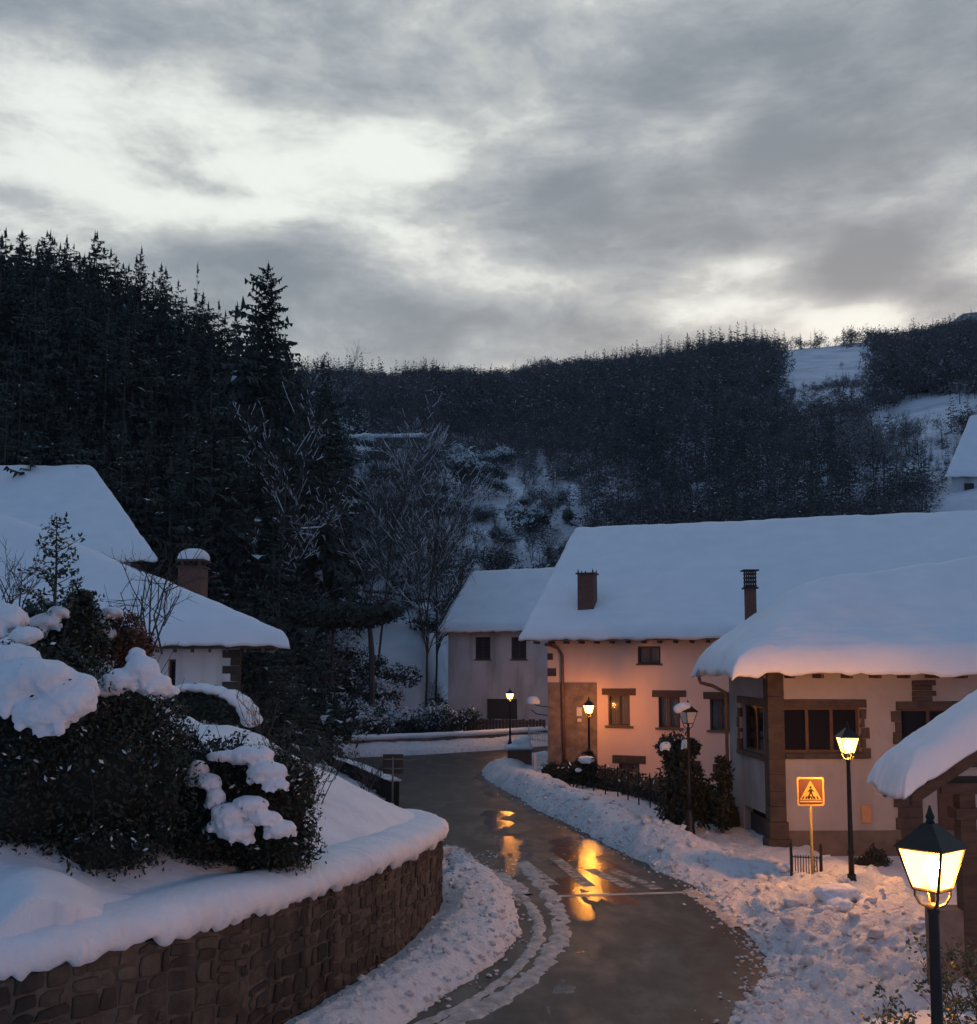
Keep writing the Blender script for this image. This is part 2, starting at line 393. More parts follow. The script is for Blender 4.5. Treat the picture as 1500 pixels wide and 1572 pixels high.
# ------------------------------------------------------------------ terrain
SKY_FAR = np.array([(-3000, 640), (-200, 640), (300, 620), (510, 588), (600, 592), (640, 580), (800, 576), (900, 562), (1000, 548), (1100, 540), (1190, 545), (1320, 548), (1400, 550), (1500, 546), (1800, 536), (3500, 560)], float)
SKY_LEFT = np.array([(-3000, 620), (-400, 520), (0, 535), (120, 540), (200, 572), (340, 640), (430, 665), (520, 735), (600, 840), (680, 1010), (760, 1300), (3000, 4000)], float)
FOOT = np.array([(-3000, 60), (200, 62), (480, 70), (560, 75), (650, 76), (700, 96), (1000, 92), (1200, 80), (3500, 80)], float)
RF, RL = 420.0, 116.0
def terrain(x, y):
    x = np.asarray(x, float); y = np.asarray(y, float)
    r = np.hypot(x, y); yy = np.maximum(y, .35 * np.abs(x) + .01)
    px = 750 + FPX * x / yy
    zf = 5.6 + (1020 - np.interp(px, SKY_FAR[:, 0], SKY_FAR[:, 1])) / FPX * RF
    zl = 5.6 + (1020 - np.interp(px, SKY_LEFT[:, 0], SKY_LEFT[:, 1])) / FPX * RL
    ft = np.interp(px, FOOT[:, 0], FOOT[:, 1])
    uf = np.clip((r - ft) / (RF - ft), 0, None)
    tf = zf * np.where(uf < 1, uf ** np.interp(px, [700, 1050], [.82, .93]), 1 - .35 * (uf - 1))
    fl = np.interp(px, [300, 480], [58, 82]); ul = np.clip((r - fl) / (RL - fl), 0, None)
    tl = np.where(zl > 0, zl * np.where(ul < 1, ul, 1 - .5 * (ul - 1)), -5)
    t = np.maximum(np.maximum(tf, tl), -20)
    t = t + np.clip((r - 75) / 60, 0, 1) * 1.4 * fbm(x / 16, y / 16, oct=4, seed=3)
    return np.where(r < 56, -.06, t - .06)
def th(x, y): return float(terrain(np.array([x]), np.array([y]))[0])
def build_ground():
    ang = np.radians(np.linspace(-82, 82, 330)); rr = np.concatenate([np.linspace(2, 58, 24), np.linspace(60, 200, 110), np.geomspace(203, 1800, 100)])
    A, Rr = np.meshgrid(ang, rr, indexing='ij')
    x = Rr * np.sin(A); y = Rr * np.cos(A)
    z = terrain(x, y)
    z = np.where(Rr > 600, np.maximum(z, -25), z)
    o = obj('ground', np.stack([x, y, z], -1).reshape(-1, 3), grid_faces(*x.shape), M['hill_snow'], smooth=True)
    tag(o, 'snow covered ground rising to the wooded hills', kind='structure')
    # the bare peak far behind the hill on the right
    gx, gy = np.meshgrid(np.linspace(330, 640, 40), np.linspace(820, 1080, 24), indexing='ij')
    c = W(1485, 486, 950)
    z = (c.z + 4) * np.exp(-((gx - c.x) / 75) ** 2 - ((gy - 950) / 110) ** 2) ** .8 + 5 * fbm(gx / 22, gy / 22, seed=9) + 150 * 0
    z = np.maximum(z, 0)
    o = obj('distant_hill', np.stack([gx, gy, z], -1).reshape(-1, 3), grid_faces(*gx.shape), M['forest_floor'], smooth=True)
    tag(o, 'dark bare hilltop far behind the snowy clearing', kind='structure')
build_ground()

# ------------------------------------------------------------------ road
LEFT_EDGE = [G(*p) for p in ((430, 1740), (560, 1625), (690, 1530), (775, 1470), (800, 1420), (780, 1362), (725, 1325), (690, 1312))]
LEFT_EDGE = [(p.x, p.y) for p in LEFT_EDGE] + [(-.95, 28.5), (-1.5, 32), (-2.6, 37), (-4.0, 42.5), (-5.6, 48.5), (-8.5, 56), (-13, 62)]
RIGHT_EDGE = [G(*p) for p in ((1040, 1700), (1115, 1572), (1168, 1500), (1150, 1450), (1095, 1392), (1050, 1358), (960, 1312), (880, 1272), (800, 1228), (738, 1188))]
RIGHT_EDGE = [(p.x, p.y) for p in RIGHT_EDGE]
RIGHT_EDGE += [(.35, 57.5), (1.6, 60.5), (4.0, 62.5)]
LE = catmull(LEFT_EDGE, 6); RE = catmull(RIGHT_EDGE, 6)
FARLINE = np.array([(-30, 56.0), (-16, 60.5), (-8.8, 63.0), (-4, 65.5), (0, 68.5), (3, 71.5), (7, 75)])
def build_road():
    pts = [(p[0] - 1.0, p[1]) for p in LE] + [(-30, 58)] + [(q[0], q[1] + .4) for q in FARLINE] + [(8, 70)] + [(p[0] + 1.0, p[1] - .3) for p in RE[::-1]]
    bm = bmesh.new(); vs_ = [bm.verts.new((p[0], p[1], .012)) for p in pts]
    f = bm.faces.new(vs_)
    if f.normal.z < 0: f.normal_flip()
    bmesh.ops.triangulate(bm, faces=bm.faces[:])
    me = bpy.data.meshes.new('road'); bm.to_mesh(me); bm.free(); me.materials.append(M['wet_asphalt'])
    o = bpy.data.objects.new('road', me); COL.objects.link(o); tag(o, 'wet village road curving down between snow banks', kind='structure')
    return o
road = build_road()
def ribbon(name, pts, w0, m, parent, z=.018):
    P = catmull(pts, 8); d = np.gradient(P, axis=0); d /= np.linalg.norm(d, axis=1)[:, None]; n = np.stack([d[:, 1], -d[:, 0]], 1)
    a = P - n * w0 / 2; b = P + n * w0 / 2
    v = np.concatenate([np.stack([a, b], 1).reshape(-1, 2), np.full((len(P) * 2, 1), z)], 1)
    return obj(name, v, grid_faces(len(P), 2)[:, ::-1], m, parent)
def gp(*q): return [tuple(G(*p))[:2] for p in q]
mat('line_paint', (.42, .40, .39), .5, (.12, .11, .105), 3, lo=.42, hi=.70, coords='World')
ribbon('stop_line', gp((850, 1377), (950, 1374), (1050, 1371)), .20, M['line_paint'], road)
for a, b in (((800, 1322), (850, 1360)), ((852, 1318), (905, 1362)), ((905, 1335), (968, 1364)), ((768, 1340), (806, 1388)), ((945, 1338), (1010, 1366))):
    ribbon('crossing_stripe', gp(a, ((a[0] + b[0]) / 2, (a[1] + b[1]) / 2), b), .34, M['paint'], road, .017)
def water_mat():
    mt = mat('melt_water', (.014, .012, .012), .13, spec=.5, bump=.34, bump_scale=6, coords='World', bdist=.025, stretch=(1, .6, 1)); return mt
water_mat()
def puddle(x0, x1, y0, y1, cen, wid, seed, label, thr=.08):
    xs = np.arange(x0, x1, .06); ys = np.arange(y0, y1, .12); x, y = np.meshgrid(xs, ys, indexing='ij')
    cx = np.interp(y, [c[1] for c in cen], [c[0] for c in cen])
    e = 1 - ((x - cx) / wid) ** 2 - ((y - (y0 + y1) / 2) / ((y1 - y0) / 2)) ** 4
    k = .55 * e + .9 * fbm(x * 1.5, y * .8, oct=5, seed=seed) - thr - .28
    z = .0125 + np.clip(k * .02, -.03, .0032)
    f = grid_faces(*x.shape); keep = z.reshape(-1)[f].max(1) > .0105; f = f[keep]; u, inv = np.unique(f, return_inverse=True)
    o = obj('puddle', np.stack([x, y, z], -1).reshape(-1, 3)[u], inv.reshape(f.shape), M['melt_water'], None, True); tag(o, label, 'puddle', 'melt water lying on the road', 'stuff')
puddle(-.8, 1.9, 27.5, 42, [(.75, 27), (.6, 33), (.35, 42)], .75, 101, 'narrow sheet of melt water reflecting the farthest lamp in the middle of the road')
puddle(.6, 4.4, 22.8, 37, [(2.2, 22.8), (2.6, 28), (2.9, 33), (2.6, 37)], 1.15, 111, 'broken sheet of melt water reflecting the house lamp near the snow bank')
puddle(-1.2, 1.6, 43, 56, [(.3, 43), (-.2, 56)], .7, 121, 'thin wet patch at the far bend of the road', .2)
puddle(.2, 2.6, 15.5, 22.5, [(1.2, 15), (1.6, 22)], .8, 131, 'small wet patch in the near lane of the road', .45)
def slush(pts, w, hgt, seed, label):
    P = catmull(pts, 26); d = np.gradient(P, axis=0); d /= np.linalg.norm(d, axis=1)[:, None]; n = np.stack([d[:, 1], -d[:, 0]], 1)
    t = np.linspace(-1, 1, 19)
    x = P[:, 0:1] + n[:, 0:1] * t * w / 2; y = P[:, 1:2] + n[:, 1:2] * t * w / 2
    z = .005 + hgt * ((1 - t ** 2)[None, :] * 1.1 + .9 * fbm(x * 5.2, y * 4.2, oct=4, seed=seed) - .42 + .3 * vnoise(x * .5, y * .5, seed=seed + 3))
    z = np.maximum(z, -.02)
    o = obj('slush_track', np.stack([x, y, z], -1).reshape(-1, 3), grid_faces(*x.shape)[:, ::-1], M['dirty_snow'], smooth=True)
    tag(o, label, 'slush', 'wheel tracks of slush on the road', 'stuff')
slush(gp((640, 1610), (705, 1568), (790, 1520), (845, 1468), (862, 1425), (850, 1385), (825, 1350), (800, 1325)), .55, .055, 11, 'curved ridge of slush left by wheels along the bend')
slush(gp((580, 1600), (680, 1560), (760, 1515), (815, 1462), (828, 1425), (812, 1388), (780, 1352)), .34, .045, 23, 'thin inner line of slush beside the snow bank on the bend')
slush(gp((1062, 1368), (1085, 1385), (1110, 1402), (1135, 1425)), .5, .05, 31, 'short strip of slush at the end of the white line')
slush(gp((690, 1300), (730, 1330), (775, 1352), (800, 1375)), .8, .06, 37, 'patch of broken slush beyond the wall corner')

# ------------------------------------------------------------------ snow banks
def heightfield(name, xs, ys, fun, m, drop=-.03, smooth=True, loc=None):
    x, y = np.meshgrid(xs, ys, indexing='ij'); z = fun(x, y)
    f = grid_faces(*x.shape); zz = z.reshape(-1)
    keep = (zz[f].max(1) > drop); f = f[keep]
    used = np.zeros(len(zz), bool); used[f.ravel()] = True; idx = np.cumsum(used) - 1
    v = np.stack([x, y, z], -1).reshape(-1, 3)[used]
    return obj(name, v, idx[f], m, None, smooth, loc=loc)
def ygrid(a, b, d0, k):
    out = [a]
    while out[-1] < b: out.append(out[-1] + d0 * (out[-1] / a) ** k)
    return np.array(out)
def lumps(x, y, s, seed, oct=4):
    n = fbm(x / s, y / s, oct=oct, seed=seed)
    return n
def right_bank(x, y):
    s = sdist(x, y, RE) + .16 * fbm(x * 1.6, y * 1.6, seed=5) + .1 * vnoise(x * .7, y * .7, seed=6)
    near = np.clip((30 - y) / 5, 0, 1)                       # wide trampled heap near the camera, narrow ridge beyond
    gap = np.exp(-((y - 27.2) / 1.1) ** 2)                   # the snow is cleared at the crossing
    ridge = (.74 + .16 * vnoise(y * .35, y * 0, seed=8)) * np.clip(s / .75, 0, 1) ** .7
    ridge_far = ridge * np.exp(-np.clip(s - 1.35, 0, None) ** 2 / .9)
    flat = .26 * np.clip(s / .6, 0, 1) + .05 * fbm(x / 1.3, y / 1.3, seed=12)
    far_h = np.maximum(ridge_far, flat)
    near_h = np.clip(s / .8, 0, 1) ** .8 * (.36 + .26 * np.clip((s - .6) / 2.5, 0, 1)) + np.clip(s / .5, 0, 1) * (.34 * lumps(x, y, .95, 14) + .20 * np.abs(lumps(x, y, .42, 15)) + .07 * lumps(x, y, .16, 16, 3))
    h = far_h * (1 - near) + near_h * near
    h = h * (1 - .62 * gap * np.clip(1 - (s - 1.8) / 2.0, 0, 1)) + np.clip(s / .4, 0, 1) * (.10 * lumps(x, y, .5, 17) + .05 * lumps(x, y, .16, 18, 3))
    return np.where(s < 0, -.12, h - .03)
hb = heightfield('snow_bank', np.arange(-.6, 9.5, .06), ygrid(11.5, 34, .055, .9), right_bank, M['ploughed_snow'])
tag(hb, 'trampled heap of ploughed snow beside the crossing sign', 'snow bank', kind='stuff')
hb = heightfield('snow_bank', np.arange(-1.5, 14, .09), ygrid(34.0, 64, .16, .8), right_bank, M['ploughed_snow'])
tag(hb, 'long ridge of ploughed snow along the fence', 'snow bank', kind='stuff')

WALL = catmull([(-11.5, 9.6), (-8.5, 10.7), (-6.0, 12.3), (-4.4, 14.2), (-3.16, 16.4), (-2.05, 19.4), (-1.42, 22.0), (-1.12, 24.0), (-1.18, 25.3), (-1.75, 26.3), (-2.9, 27.0), (-4.3, 28.6), (-5.6, 30.8), (-7.0, 33.5), (-8.6, 37), (-10.6, 42), (-13, 50)], 14)
seg = np.r_[0, np.cumsum(np.hypot(*np.diff(WALL, axis=0).T))]
def wall_at(s):
    x = np.interp(s, seg, WALL[:, 0]); y = np.interp(s, seg, WALL[:, 1])
    x2 = np.interp(s + .05, seg, WALL[:, 0]); y2 = np.interp(s + .05, seg, WALL[:, 1]); x1 = np.interp(s - .05, seg, WALL[:, 0]); y1 = np.interp(s - .05, seg, WALL[:, 1])
    dx, dy = x2 - x1, y2 - y1; l = np.hypot(dx, dy) + 1e-9
    return x, y, dy / l, -dx / l           # outward normal: to the road side (right when walked)
def s_at_y(yv): return float(np.interp(yv, WALL[:120, 1], seg[:120]))
S_NOSE = s_at_y(24.0)
def wall_top(s): return np.interp(s, [0, S_NOSE - 9, S_NOSE - 4, S_NOSE, seg[-1]], [2.0, 1.96, 1.84, 1.68, 1.62])
def left_bank(x, y):
    s = -sdist(x, y, LE) + .14 * fbm(x * 1.7, y * 1.7, seed=41)
    w = sdist(x, y, WALL)
    h = .40 * np.clip(s / .55, 0, 1) ** .7 * (.55 + .45 * np.clip(1 - (s - .8) / 2.2, 0, 1)) + np.clip(s / .4, 0, 1) * (.06 * lumps(x, y, .55, 44) + .05 * lumps(x, y, .2, 45, 3) + .02 * lumps(x, y, .08, 46, 2))
    h = h * (.45 + .55 * np.clip(w / .55, 0, 1))
    return np.where((s < 0) | (w < -.12), -.12, h - .02)
lb = heightfield('snow_bank', np.arange(-5.6, 1.2, .05), ygrid(12.5, 33, .05, .9), left_bank, M['ploughed_snow'])
tag(lb, 'ploughed snow bank at the foot of the curved stone wall', 'snow bank', kind='stuff')
def roadside(x, y):
    s = -sdist(x, y, LE); h = .5 * np.clip(s / .8, 0, 1) ** .7 + .12 * lumps(x, y, .8, 51)
    return np.where(s < 0, -.12, h - .03)
lb = heightfield('snow_bank', np.arange(-22, -.8, .16), ygrid(32.5, 60, .16, .6), roadside, M['ploughed_snow'])
tag(lb, 'snow verge behind the brown sign beyond the wall corner', 'snow bank', kind='stuff')
def far_bank(x, y):
    s = -sdist(x, y, FARLINE)
    h = .85 * np.clip(s / .9, 0, 1) ** .6 + np.clip(s / .5, 0, 1) * (.12 * lumps(x, y, 1.1, 61) + .05 * lumps(x, y, .35, 62))
    return np.where((s < 0) | (s > 2.5), -.12, h - .03)
lb = heightfield('snow_bank', np.arange(-26, 7, .13), np.arange(55, 79, .13), far_bank, M['ploughed_snow'])
tag(lb, 'far snow bank across the end of the road below the low parapet', 'snow bank', kind='stuff')

# loose clods of snow thrown up along the edges of the road
def clods():
    g = np.random.default_rng(61); bm = bmesh.new(); bmesh.ops.create_icosphere(bm, subdivisions=1, radius=1); iv = np.array([q.co[:] for q in bm.verts]); fi = np.array([[q.index for q in p.verts] for p in bm.faces]); bm.free()
    V = []; F = []; n = 0
    for line, fun, sg, lim, cnt_ in ((RE, right_bank, 1, (-.25, 3.2), 1500), (LE, left_bank, -1, (-.25, 1.9), 800)):
        d = np.gradient(line, axis=0); d /= np.linalg.norm(d, axis=1)[:, None]
        I = g.integers(4, len(line) - 8, cnt_); P = line[I] + g.normal(size=(cnt_, 2)) * .25
        O = np.where(g.random(cnt_) < .6, g.uniform(*lim, cnt_), np.abs(g.normal(size=cnt_)) * .3 - .08)
        X = P[:, 0] + d[I, 1] * O * sg; Y = P[:, 1] - d[I, 0] * O * sg; ZZ = fun(X, Y)
        for x, y, z in zip(X, Y, ZZ):
            if y > 46 or y < 12.5: continue
            z = max(.012, float(z)); r_ = g.uniform(.022, .07) * (1.3 if g.random() < .12 else 1) * (.6 if z < .02 else 1) * (g.uniform(2, 3.4) if z > .3 and g.random() < .07 else 1)
            v = iv * (1 + .32 * g.normal(size=(len(iv), 1))) * r_ * np.array([g.uniform(.8, 1.4), g.uniform(.8, 1.3), g.uniform(.55, .9)]) + np.array([x, y, z + r_ * .25])
            V.append(v); F.append(fi + n); n += len(v)
    o = obj('snow_clods', np.concatenate(V), np.concatenate(F), M['ploughed_snow'], None, True); tag(o, 'loose clods of snow scattered along the road edges', 'snow', kind='stuff')
clods()

# ------------------------------------------------------------------ curved retaining wall with its garden
def build_wall():
    root = thing('retaining_wall', (*WALL[60], 0), 'curved brown stone retaining wall holding the snowy garden', 'wall')
    ss = np.arange(.3, seg[-1] - .2, .2)
    x, y, nx, ny = wall_at(ss); top = wall_top(ss)
    v = []; nrow = len(ss)
    for off, zf in ((0., -.2), (0., None), (-.42, None), (-.42, -.2)):
        z = top if zf is None else np.full(nrow, zf)
        v.append(np.stack([x + nx * off, y + ny * off, z], -1))
    v = np.stack(v, 1).reshape(-1, 3)
    f = [(i * 4 + k, i * 4 + k + 1, (i + 1) * 4 + k + 1, (i + 1) * 4 + k) for i in range(nrow - 1) for k in range(3)]
    f += [(0, 1, 2, 3), tuple((nrow - 1) * 4 + k for k in (3, 2, 1, 0))]
    obj('mortar', v, f, M['mortar'], root)
    # stones: squared rubble in broken courses, each stone on its own with a recessed joint round it
    s0, s1 = s_at_y(11.6), S_NOSE + 1.9
    r2 = random.Random(3); cnt = 0; q0 = s0; stones = []
    while q0 < s1:
        bw = r2.uniform(.5, 1.15); tm = float(wall_top(q0 + bw / 2)); z0 = -.1 + r2.uniform(0, .08); lean = r2.uniform(-.14, .14)
        while z0 < tm - .08:
            hh = r2.uniform(.13, .32)
            if tm - z0 - hh < .10: hh = tm - .01 - z0
            x0_ = q0 + r2.uniform(-.02, .02)
            while x0_ < q0 + bw - .06:
                ww = r2.uniform(.15, .50)
                if q0 + bw - x0_ - ww < .13: ww = q0 + bw - x0_
                a, b, c_, d_ = x0_ + .012, x0_ + ww - .012, z0 + .012, z0 + hh - .012
                j = lambda k: r2.uniform(-k, k)
                pl2 = [(a + j(.03), c_ + abs(j(.03))), ((a + b) / 2, c_ + j(.012)), (b - abs(j(.03)), c_ + abs(j(.03))), (b + j(.012), (c_ + d_) / 2), (b - abs(j(.05)), d_ - abs(j(.04))), ((a + b) / 2 + j(.05), d_ + j(.014)), (a + abs(j(.05)), d_ - abs(j(.04))), (a + j(.012), (c_ + d_) / 2)]
                x0_ += ww
                cs = (a + b) / 2; cz = (c_ + d_) / 2; pp = project((*wall_at(cs)[:2], d_))
                if pp[1] > 1585 or pp[0] < -25: continue
                n_ = 8; dp = r2.uniform(.008, .045); vv = []; tl_ = (j(.06), j(.06))
                for o_, sc_ in ((-.03, 1.0), (dp * .6, .985), (dp, .86)):
                    for q in pl2:
                        sx = cs + (q[0] - cs) * sc_; zx = min(cz + (q[1] - cz) * sc_ + lean * (q[0] - cs), tm - .01); X_, Y_, NX, NY = wall_at(sx); o2 = o_ + (tl_[0] * (sx - cs) + tl_[1] * (zx - cz) if o_ > 0 else 0)
                        vv.append((X_ + NX * o2, Y_ + NY * o2, zx))
                X_, Y_, NX, NY = wall_at(cs); vv.append((X_ + NX * (dp + .004), Y_ + NY * (dp + .004), cz))
                ff = [(k * n_ + q, k * n_ + (q + 1) % n_, (k + 1) * n_ + (q + 1) % n_, (k + 1) * n_ + q) for k in range(2) for q in range(n_)] + [(2 * n_ + q, 2 * n_ + (q + 1) % n_, 3 * n_) for q in range(n_)]
                px_ = [project(q) for q in (vv[16], vv[18], vv[20], vv[22])]; area = abs((px_[0][0] - px_[2][0]) * (px_[1][1] - px_[3][1]) - (px_[1][0] - px_[3][0]) * (px_[0][1] - px_[2][1])) / 2
                stones.append((area, vv, ff)); cnt += 1
            z0 += hh
        q0 += bw
    stones.sort(key=lambda q: -q[0])
    for area, vv, ff in stones[:295]: obj('stone', vv, ff, M['stone'], root)
    rest = MB()
    for area, vv, ff in stones[295:]: rest.add(vv, ff)
    if rest.v: tag(rest.build('small_stones', M['stone'], root), kind='stuff')
    print('wall stones', cnt)
    # snow cap along the top, rounded over the outer edge
    ss = np.arange(s0 - 1.2, seg[-1] - .4, .035)
    prof = [(.00, -.02), (.10, .0), (.155, .09), (.15, .19), (.10, .28), (.02, .34), (-.10, .385), (-.26, .41), (-.5, .43), (-.8, .40), (-1.1, .30), (-1.3, .05)]
    v = []
    for k, (o_, h_) in enumerate(prof):
        wob = .055 * fbm(ss * 1.5, ss * 0 + k * .22, oct=3, seed=71) + .05 * fbm(ss * 5.5, ss * 0 + k * .6, oct=3, seed=72, gain=.7)
        x, y, nx, ny = wall_at(ss)
        t = wall_top(ss); th_ = np.interp(ss, [S_NOSE - 6, S_NOSE + 3], [1.12, .78]) + .12 * vnoise(ss * .6, ss * 0, seed=75)
        oo = o_ + (wob if o_ > -.4 else 0) * (1.3 if k < 4 else .7)
        zz = t + h_ * th_ + (wob * .5 if k > 0 else 0) + ((.07 * vnoise(ss * 3.3, ss * 0, seed=77) + .05 * vnoise(ss * 9, ss * 0, seed=78)) if k <= 1 else 0)
        v.append(np.stack([x + nx * oo, y + ny * oo, zz], -1))
    v = np.stack(v, 1)
    tag(obj('snow_cap', v.reshape(-1, 3), grid_faces(v.shape[0], v.shape[1])[:, ::-1], M['snow'], root, True), kind='stuff')
build_wall()
BUMPS = [(W(70, 1290, 13.6), .9, .85), (W(300, 1110, 27.5), 1.2, .55), (W(352, 1150, 24.5), 1.3, .35), (W(425, 1140, 28), .9, .3), (W(230, 1345, 14.6), .6, .3), (W(355, 1345, 15.6), .35, .22), (W(20, 1355, 12.8), .5, .2)]
def garden(x, y):
    d = -sdist(x, y, WALL)
    b = 1.98 + .55 * np.clip(d - .5, 0, 3.2) + .22 * np.clip(d - 3.7, 0, 5) + .06 * np.clip(d - 8.7, 0, 20)
    # near the camera the plot stays lower behind its wall
    b = np.minimum(b, 2.25 + .25 * np.clip(d, 0, 3) + .14 * np.clip(y - 13, 0, 14))
    for c, r_, h_ in BUMPS: b = b + h_ * np.exp(-((x - c.x) ** 2 + (y - c.y) ** 2) / (r_ * r_))
    b = b + .10 * fbm(x / 1.4, y / 1.4, seed=81) + .05 * fbm(x / .4, y / .4, seed=82)
    return np.where(d < .12, -.5, b)
go = heightfield('garden_ground', np.arange(-24, -1, .09), np.arange(9.8, 44, .11), garden, M['snow'], drop=.3)
tag(go, 'sloping snow covered garden behind the stone wall', kind='structure')
def gz(x, y): return float(garden(np.array([x]), np.array([y]))[0])

# ------------------------------------------------------------------ buildings
class Frame:
    """wall plane: origin, unit vector along the wall, outward normal"""
    def __init__(s, o, u, n): s.o = Vector(o); s.u = Vector(u).normalized(); s.n = Vector(n).normalized()
    def p(s, u, v, w=0): return s.o + s.u * u + Vector((0, 0, 1)) * v + s.n * w
    def uv(s, px, py):
        """where the line of sight through a pixel meets the wall"""
        d = W(px, py, 1.0) - Vector((0, 0, EYE)); e = Vector((0, 0, EYE))
        t = (s.o - e).dot(s.n) / d.dot(s.n); q = e + d * t - s.o
        return q.dot(s.u), q.z
    def rect(s, x0, y0, x1, y1):
        a = s.uv((x0 + x1) / 2, y0); b = s.uv((x0 + x1) / 2, y1); c = s.uv(x0, (y0 + y1) / 2); d = s.uv(x1, (y0 + y1) / 2)
        return c[0], d[0], b[1], a[1]
def fbox(mb, F, u0, u1, v0, v1, w0, w1): return mb.box(F.p(u0, v0, w0), F.u * (u1 - u0), F.n * (w1 - w0), Vector((0, 0, v1 - v0)))
def wall_panel(name, F, u0, u1, v0, v1, holes, m, parent, depth=.22, top=None):
    us = sorted({u0, u1, *[h[0] for h in holes], *[h[1] for h in holes]}); vs_ = sorted({v0, v1, *[h[2] for h in holes], *[h[3] for h in holes]})
    us = [u for u in us if u0 <= u <= u1]; vs_ = [v for v in vs_ if v0 <= v <= v1]
    v = []; f = []
    def q(*pts): n = len(v); v.extend(pts); f.append(tuple(range(n, n + len(pts))))
    for a, b in zip(us[:-1], us[1:]):
        for c, d in zip(vs_[:-1], vs_[1:]):
            um, vm = (a + b) / 2, (c + d) / 2
            if any(h[0] < um < h[1] and h[2] < vm < h[3] for h in holes): continue
            q(F.p(a, c), F.p(b, c), F.p(b, d), F.p(a, d))
    for a, b, c, d in holes:
        for (p1, p2) in (((a, c), (a, d)), ((a, d), (b, d)), ((b, d), (b, c)), ((b, c), (a, c))):
            q(F.p(*p1), F.p(*p2), F.p(*p2, -depth), F.p(*p1, -depth))
        q(F.p(a, c, -depth - .25), F.p(b, c, -depth - .25), F.p(b, d, -depth - .25), F.p(a, d, -depth - .25))
        for (p1, p2) in (((a, c), (a, d)), ((a, d), (b, d)), ((b, d), (b, c)), ((b, c), (a, c))):
            q(F.p(*p1, -depth), F.p(*p2, -depth), F.p(*p2, -depth - .25), F.p(*p1, -depth - .25))
    nh = len(holes) * 9; nq = len(f)
    mi = [0] * (nq - nh)
    for _ in holes: mi += [0] * 4 + [1] * 5
    return obj(name, v, f, [m, M['room_dark']], parent, midx=mi)
def window(F, u0, u1, v0, v1, parent, cols=2, rows=1, depth=.12, wood='window_wood', curtain=True, fr=.07, name='window'):
    mb = MB(); w0, w1 = -depth - .05, -depth
    e = .004
    fbox(mb, F, u0 + e, u0 + fr, v0 + e, v1 - e, w0, w1); fbox(mb, F, u1 - fr, u1 - e, v0 + e, v1 - e, w0, w1)
    fbox(mb, F, u0 + fr, u1 - fr, v0 + e, v0 + fr, w0, w1); fbox(mb, F, u0 + fr, u1 - fr, v1 - fr, v1 - e, w0, w1)
    iw = (u1 - u0 - 2 * fr) / cols; ih = (v1 - v0 - 2 * fr) / rows
    for c in range(1, cols): fbox(mb, F, u0 + fr + iw * c - fr * .6, u0 + fr + iw * c + fr * .6, v0 + fr, v1 - fr, w0, w1 + .01)
    for r_ in range(1, rows): fbox(mb, F, u0 + fr, u1 - fr, v0 + fr + ih * r_ - fr * .4, v0 + fr + ih * r_ + fr * .4, w0 + .004, w1 - .004)
    wo = mb.build(name, M[wood], parent)
    for c in range(cols):
        for r_ in range(rows):
            a = u0 + fr + iw * c + (fr * .6 if c else 0); b = u0 + fr + iw * (c + 1) - (fr * .6 if c < cols - 1 else 0)
            c0 = v0 + fr + ih * r_; c1 = c0 + ih
            fbox(MB(), F, a, b, c0, c1, w0 + .015, w0 + .025).build('pane', M['glass'], wo)
        if curtain:
            a = u0 + fr + iw * c + .03; b = a + iw - .06; n = 14
            vv = []
            for k in range(n): 
                t = k / (n - 1); uu = a + (b - a) * t; ww = w0 - .06 - .018 * math.sin(k * 1.9)
                vv += [F.p(uu, v0 + fr, ww), F.p(uu, v1 - fr, ww)]
            obj('curtain', vv, [(2 * k, 2 * k + 2, 2 * k + 3, 2 * k + 1) for k in range(n - 1)], M['curtain'], wo)
    return wo
def block(F, u0, u1, v0, v1, name, m, parent, proud=.04, back=-.1, jit=.0):
    mb = MB(); j = lambda: rnd.uniform(-jit, jit)
    b = .012
    p = [(u0 + j(), v0 + j()), (u1 + j(), v0 + j()), (u1 + j(), v1 + j()), (u0 + j(), v1 + j())]
    cu = sum(q[0] for q in p) / 4; cv = sum(q[1] for q in p) / 4
    v = [F.p(q[0], q[1], back) for q in p] + [F.p(q[0], q[1], proud - b) for q in p] + [F.p(q[0] + math.copysign(b, cu - q[0]), q[1] + math.copysign(b, cv - q[1]), proud) for q in p]
    f = [(k, (k + 1) % 4, 4 + (k + 1) % 4, 4 + k) for k in range(4)] + [(4 + k, 4 + (k + 1) % 4, 8 + (k + 1) % 4, 8 + k) for k in range(4)] + [(8, 9, 10, 11), (3, 2, 1, 0)]
    return obj(name, v, f, m, parent)
def plane_z(a, b, c):
    n = (Vector(b) - Vector(a)).cross(Vector(c) - Vector(a))
    return lambda x, y: a[2] - (n.x * (x - a[0]) + n.y * (y - a[1])) / n.z
